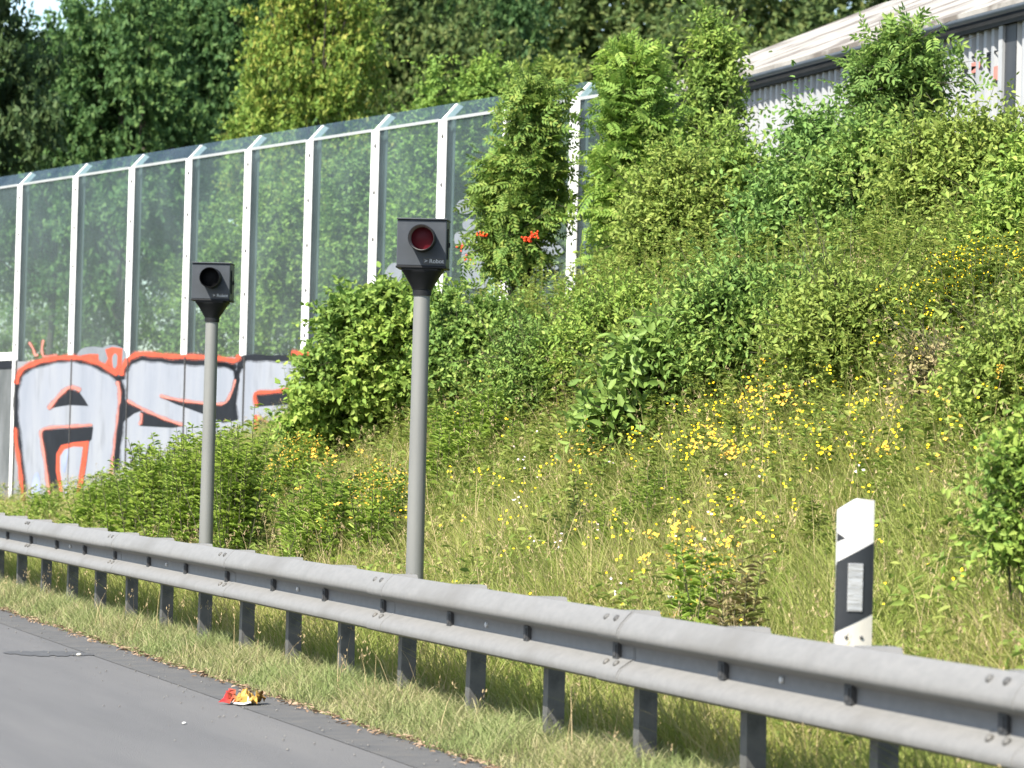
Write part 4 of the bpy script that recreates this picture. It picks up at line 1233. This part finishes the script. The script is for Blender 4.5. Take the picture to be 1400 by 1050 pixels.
flowers('yellow_flowers', 'scattered yellow wildflowers in the grass of the bank', M['fl_yellow'],
        [(880, 605, 40, 10, 34), (960, 590, 22, 22, 22), (1010, 560, 40, 28, 46), (1070, 590, 60, 24, 46), (1150, 560, 60, 34, 52), (1200, 480, 40, 26, 22), (1120, 520, 60, 30, 30), (1310, 390, 50, 20, 30), (1330, 560, 40, 30, 14),
         (960, 700, 50, 20, 34), (700, 520, 30, 15, 16), (620, 640, 20, 8, 8), (760, 640, 60, 40, 30), (720, 690, 60, 40, 14), (870, 490, 30, 40, 10), (900, 430, 30, 10, 10), (1180, 650, 90, 40, 24), (850, 760, 60, 30, 12), (1000, 480, 40, 25, 12), (1220, 750, 30, 20, 8), (1320, 720, 50, 60, 9), (640, 700, 30, 30, 5)],
        .0095, 5, dens=.72, head=2.6)
flowers('ochre_flowers', 'scattered ochre seed heads in the grass of the bank', M['fl_orange'],
        [(960, 735, 30, 12, 16), (1040, 545, 25, 20, 16), (800, 605, 10, 8, 8), (980, 610, 20, 14, 10), (510, 680, 30, 15, 12), (420, 635, 40, 20, 14), (1260, 520, 50, 30, 10)], .016, 4, head=4)
flowers('white_flowers', 'scattered white and pinkish wildflowers in the grass of the bank', M['fl_white'],
        [(690, 610, 25, 20, 10), (720, 660, 30, 20, 8), (830, 740, 60, 30, 8), (960, 700, 60, 50, 5), (1130, 610, 60, 50, 4), (770, 730, 40, 40, 5)], .009, 5, dens=.6, head=2)

# dead leaves and dry debris along the grass edge
n = 1900
Vv = 9.0 + 26 * rng.random(n); U = 4.60 + .05 * wob(Vv, 0, 2.3) + rng.normal(size=n) * .035
P = np.stack([U, Vv, np.full(n, .012) + .01 * rng.random(n)], 1); a = rng.random(n) * 6.28
L = .015 + .03 * rng.random(n)
V, q = leaf_arrays(P, np.stack([np.cos(a), np.sin(a), .2 * rng.normal(size=n)], 1), np.array([0, 0, 1.]) + rng.normal(size=(n, 3)) * .3, L, L * .5)
tag(link('dry_debris', np_mesh('dry_debris', V, q), M['dead_leaf']), 'brown dry leaves and bits lying along the edge of the asphalt', 'debris', kind='stuff')

n = 420
Vv = 11 + 22 * rng.random(n); U = 4.62 - np.abs(rng.normal(size=n)) * .5
b = MB()
for k_ in range(n):
    r_ = .003 + .006 * rng.random() ** 2
    b.lathe([(.001, 0), (r_, r_ * .3), (r_ * .7, r_ * .9), (.001, r_ * 1.1)], 5, o=(U[k_], Vv[k_], .004))
tag(b.build('road_grit', M['grit']), 'fine grit scattered on the asphalt beside the verge', 'grit', kind='stuff')

# ------------------------------------------------------------------ litter and stones
m, nt, nd, ln, bs = new_mat('red and yellow wrapper')
tc = nd.new('ShaderNodeTexCoord'); sp = nd.new('ShaderNodeSeparateXYZ'); ln.new(tc.outputs['Object'], sp.inputs[0])
rp = ramp(nd, [(.0, (.36, .03, .03)), (.22, (.34, .08, .04)), (.36, (.44, .22, .04)), (.60, (.46, .31, .08)), (.635, (.09, .05, .02)), (.66, (.44, .29, .07)), (1, (.42, .22, .05))])
mr = nd.new('ShaderNodeMapRange'); mr.inputs['From Min'].default_value = -.10; mr.inputs['From Max'].default_value = .112
ln.new(sp.outputs['X'], mr.inputs['Value']); ln.new(mr.outputs[0], rp.inputs['Fac']); ln.new(rp.outputs['Color'], bs.inputs['Base Color'])
bs.inputs['Roughness'].default_value = .35
M['wrapper'] = m
P = at_z(333, 962, .004)
t = thing('wrapper', 'crumpled yellow and red snack wrapper lying on the asphalt edge', 'litter', (P[0], P[1], .004), -YAW)
rl = np.random.default_rng(3); n = 14
b = MB(); vs_ = []
for i_ in range(n):
    for j_ in range(n):
        x = (i_ / (n - 1) - .5) * .20; y = (j_ / (n - 1) - .5) * .17
        z = .010 + .055 * math.sin(j_ / (n - 1) * math.pi) * (.6 + .5 * math.sin(i_ * 1.1)) + .016 * rl.normal() * (0 < i_ < n - 1) + .010 * math.sin(i_ * 1.9 + j_ * 1.3)
        vs_.append((x + .008 * rl.normal() + .03 * (j_ / n - .5), y + .008 * rl.normal(), max(.003, z)))
b.add(vs_, [(i_ * n + j_, (i_ + 1) * n + j_, (i_ + 1) * n + j_ + 1, i_ * n + j_ + 1) for i_ in range(n - 1) for j_ in range(n - 1)])
b.build('film', M['wrapper'], t)
b = MB(); b.add([(-.05, -.095, .004), (.012, -.135, .004), (.05, -.085, .012), (.042, -.075, .02), (.01, -.115, .012), (-.045, -.082, .012)], [(0, 1, 4, 5), (1, 2, 3, 4)]); b.build('torn_edge', M['white_plastic'], t)


def stone(px, py, r, label, mat, z=0.0, seed=1, name='pebble', cat='stone'):
    P = at_z(px, py, z) if z < .5 else None
    rr = np.random.default_rng(seed); b = MB(); n = 9
    rings = []
    for k, (f, zz) in enumerate(((.55, 0), (.95, .25), (1, .55), (.7, .9), (.2, 1.05))):
        rings.append([(math.cos(a) * r * f * (1 + .18 * math.sin(2 * a + seed) + .05 * rr.normal()), math.sin(a) * r * f * .8 * (1 + .12 * math.cos(3 * a)), zz * r) for a in np.linspace(0, 6.283, n + 1)[:-1]])
    b.rings(rings)
    return tag(b.build(name, mat, None, tuple(P), smooth=60), label, cat)


stone(252, 990, .011, 'small white pebble lying alone on the asphalt', M['white_plastic'], .002, 1)
stone(312, 852, .045, 'pale stone lying in the grass beneath the rail', M['dirty_plastic'], .04, 2, 'stone')
stone(108, 1004 - 1004 + 897, .02, 'grey chip of stone at the end of the road crack', M['dirty_plastic'], .006, 4)
p = at_ground(919, 822, .35)
b = MB()
rl = np.random.default_rng(9)
b.add([(rl.normal() * .004 + (i_ - 1.5) * .016, rl.normal() * .006 + (j_ - 1.5) * .014, .012 * math.sin(i_ * 2 + j_) + .02) for i_ in range(4) for j_ in range(4)],
      [(i_ * 4 + j_, (i_ + 1) * 4 + j_, (i_ + 1) * 4 + j_ + 1, i_ * 4 + j_ + 1) for i_ in range(3) for j_ in range(3)])
tag(b.build('paper_scrap', M['white_plastic'], None, tuple(p)), 'white paper scrap caught in the grass left of the marker post', 'litter')

# ------------------------------------------------------------------ light, sky, camera
sc_ = bpy.context.scene
sv = -.92 * rgt0 + 1.6 * up0 - 1.1 * fwd0
sv = sv / np.linalg.norm(sv)
el = math.asin(sv[2]); azm = math.atan2(sv[0], sv[1])
wd = bpy.data.worlds.new('World'); sc_.world = wd; wd.use_nodes = True
sky = wd.node_tree.nodes.new('ShaderNodeTexSky'); sky.sky_type = 'NISHITA'; sky.sun_disc = False
sky.sun_elevation = el; sky.sun_rotation = azm; sky.air_density = 1.0; sky.dust_density = 1.2
bg = wd.node_tree.nodes['Background']; bg.inputs['Strength'].default_value = .11
wd.node_tree.links.new(sky.outputs['Color'], bg.inputs['Color'])
sun = bpy.data.lights.new('sun', 'SUN'); sun.energy = 4.7; sun.angle = R(.53); sun.color = (1, .935, .82)
so = bpy.data.objects.new('sun', sun); C.objects.link(so)
so.rotation_euler = Vector(tuple(sv)).to_track_quat('Z', 'Y').to_euler()

cam = bpy.data.cameras.new('camera'); cam.sensor_width = 36; cam.sensor_fit = 'HORIZONTAL'; cam.lens = 36 * F_PX / W_PX
cam.clip_start = .1; cam.clip_end = 6000
cam.dof.use_dof = True; cam.dof.focus_distance = 24; cam.dof.aperture_fstop = 5.4
co = bpy.data.objects.new('camera', cam); C.objects.link(co)
mw = Matrix(((RGT[0], UPV[0], -FWD[0], CAM[0]), (RGT[1], UPV[1], -FWD[1], CAM[1]), (RGT[2], UPV[2], -FWD[2], CAM[2]), (0, 0, 0, 1)))
co.matrix_world = mw
sc_.camera = co
vs_ = sc_.view_settings
sc_.view_settings.view_transform = 'Standard'; vs_.look = 'None'; vs_.gamma = 1.0; vs_.exposure = 1.45
sc_.cycles.max_bounces = 8; sc_.cycles.transparent_max_bounces = 16; sc_.cycles.diffuse_bounces = 5; sc_.cycles.glossy_bounces = 3; sc_.cycles.transmission_bounces = 4
sc_.cycles.caustics_reflective = False; sc_.cycles.caustics_refractive = False
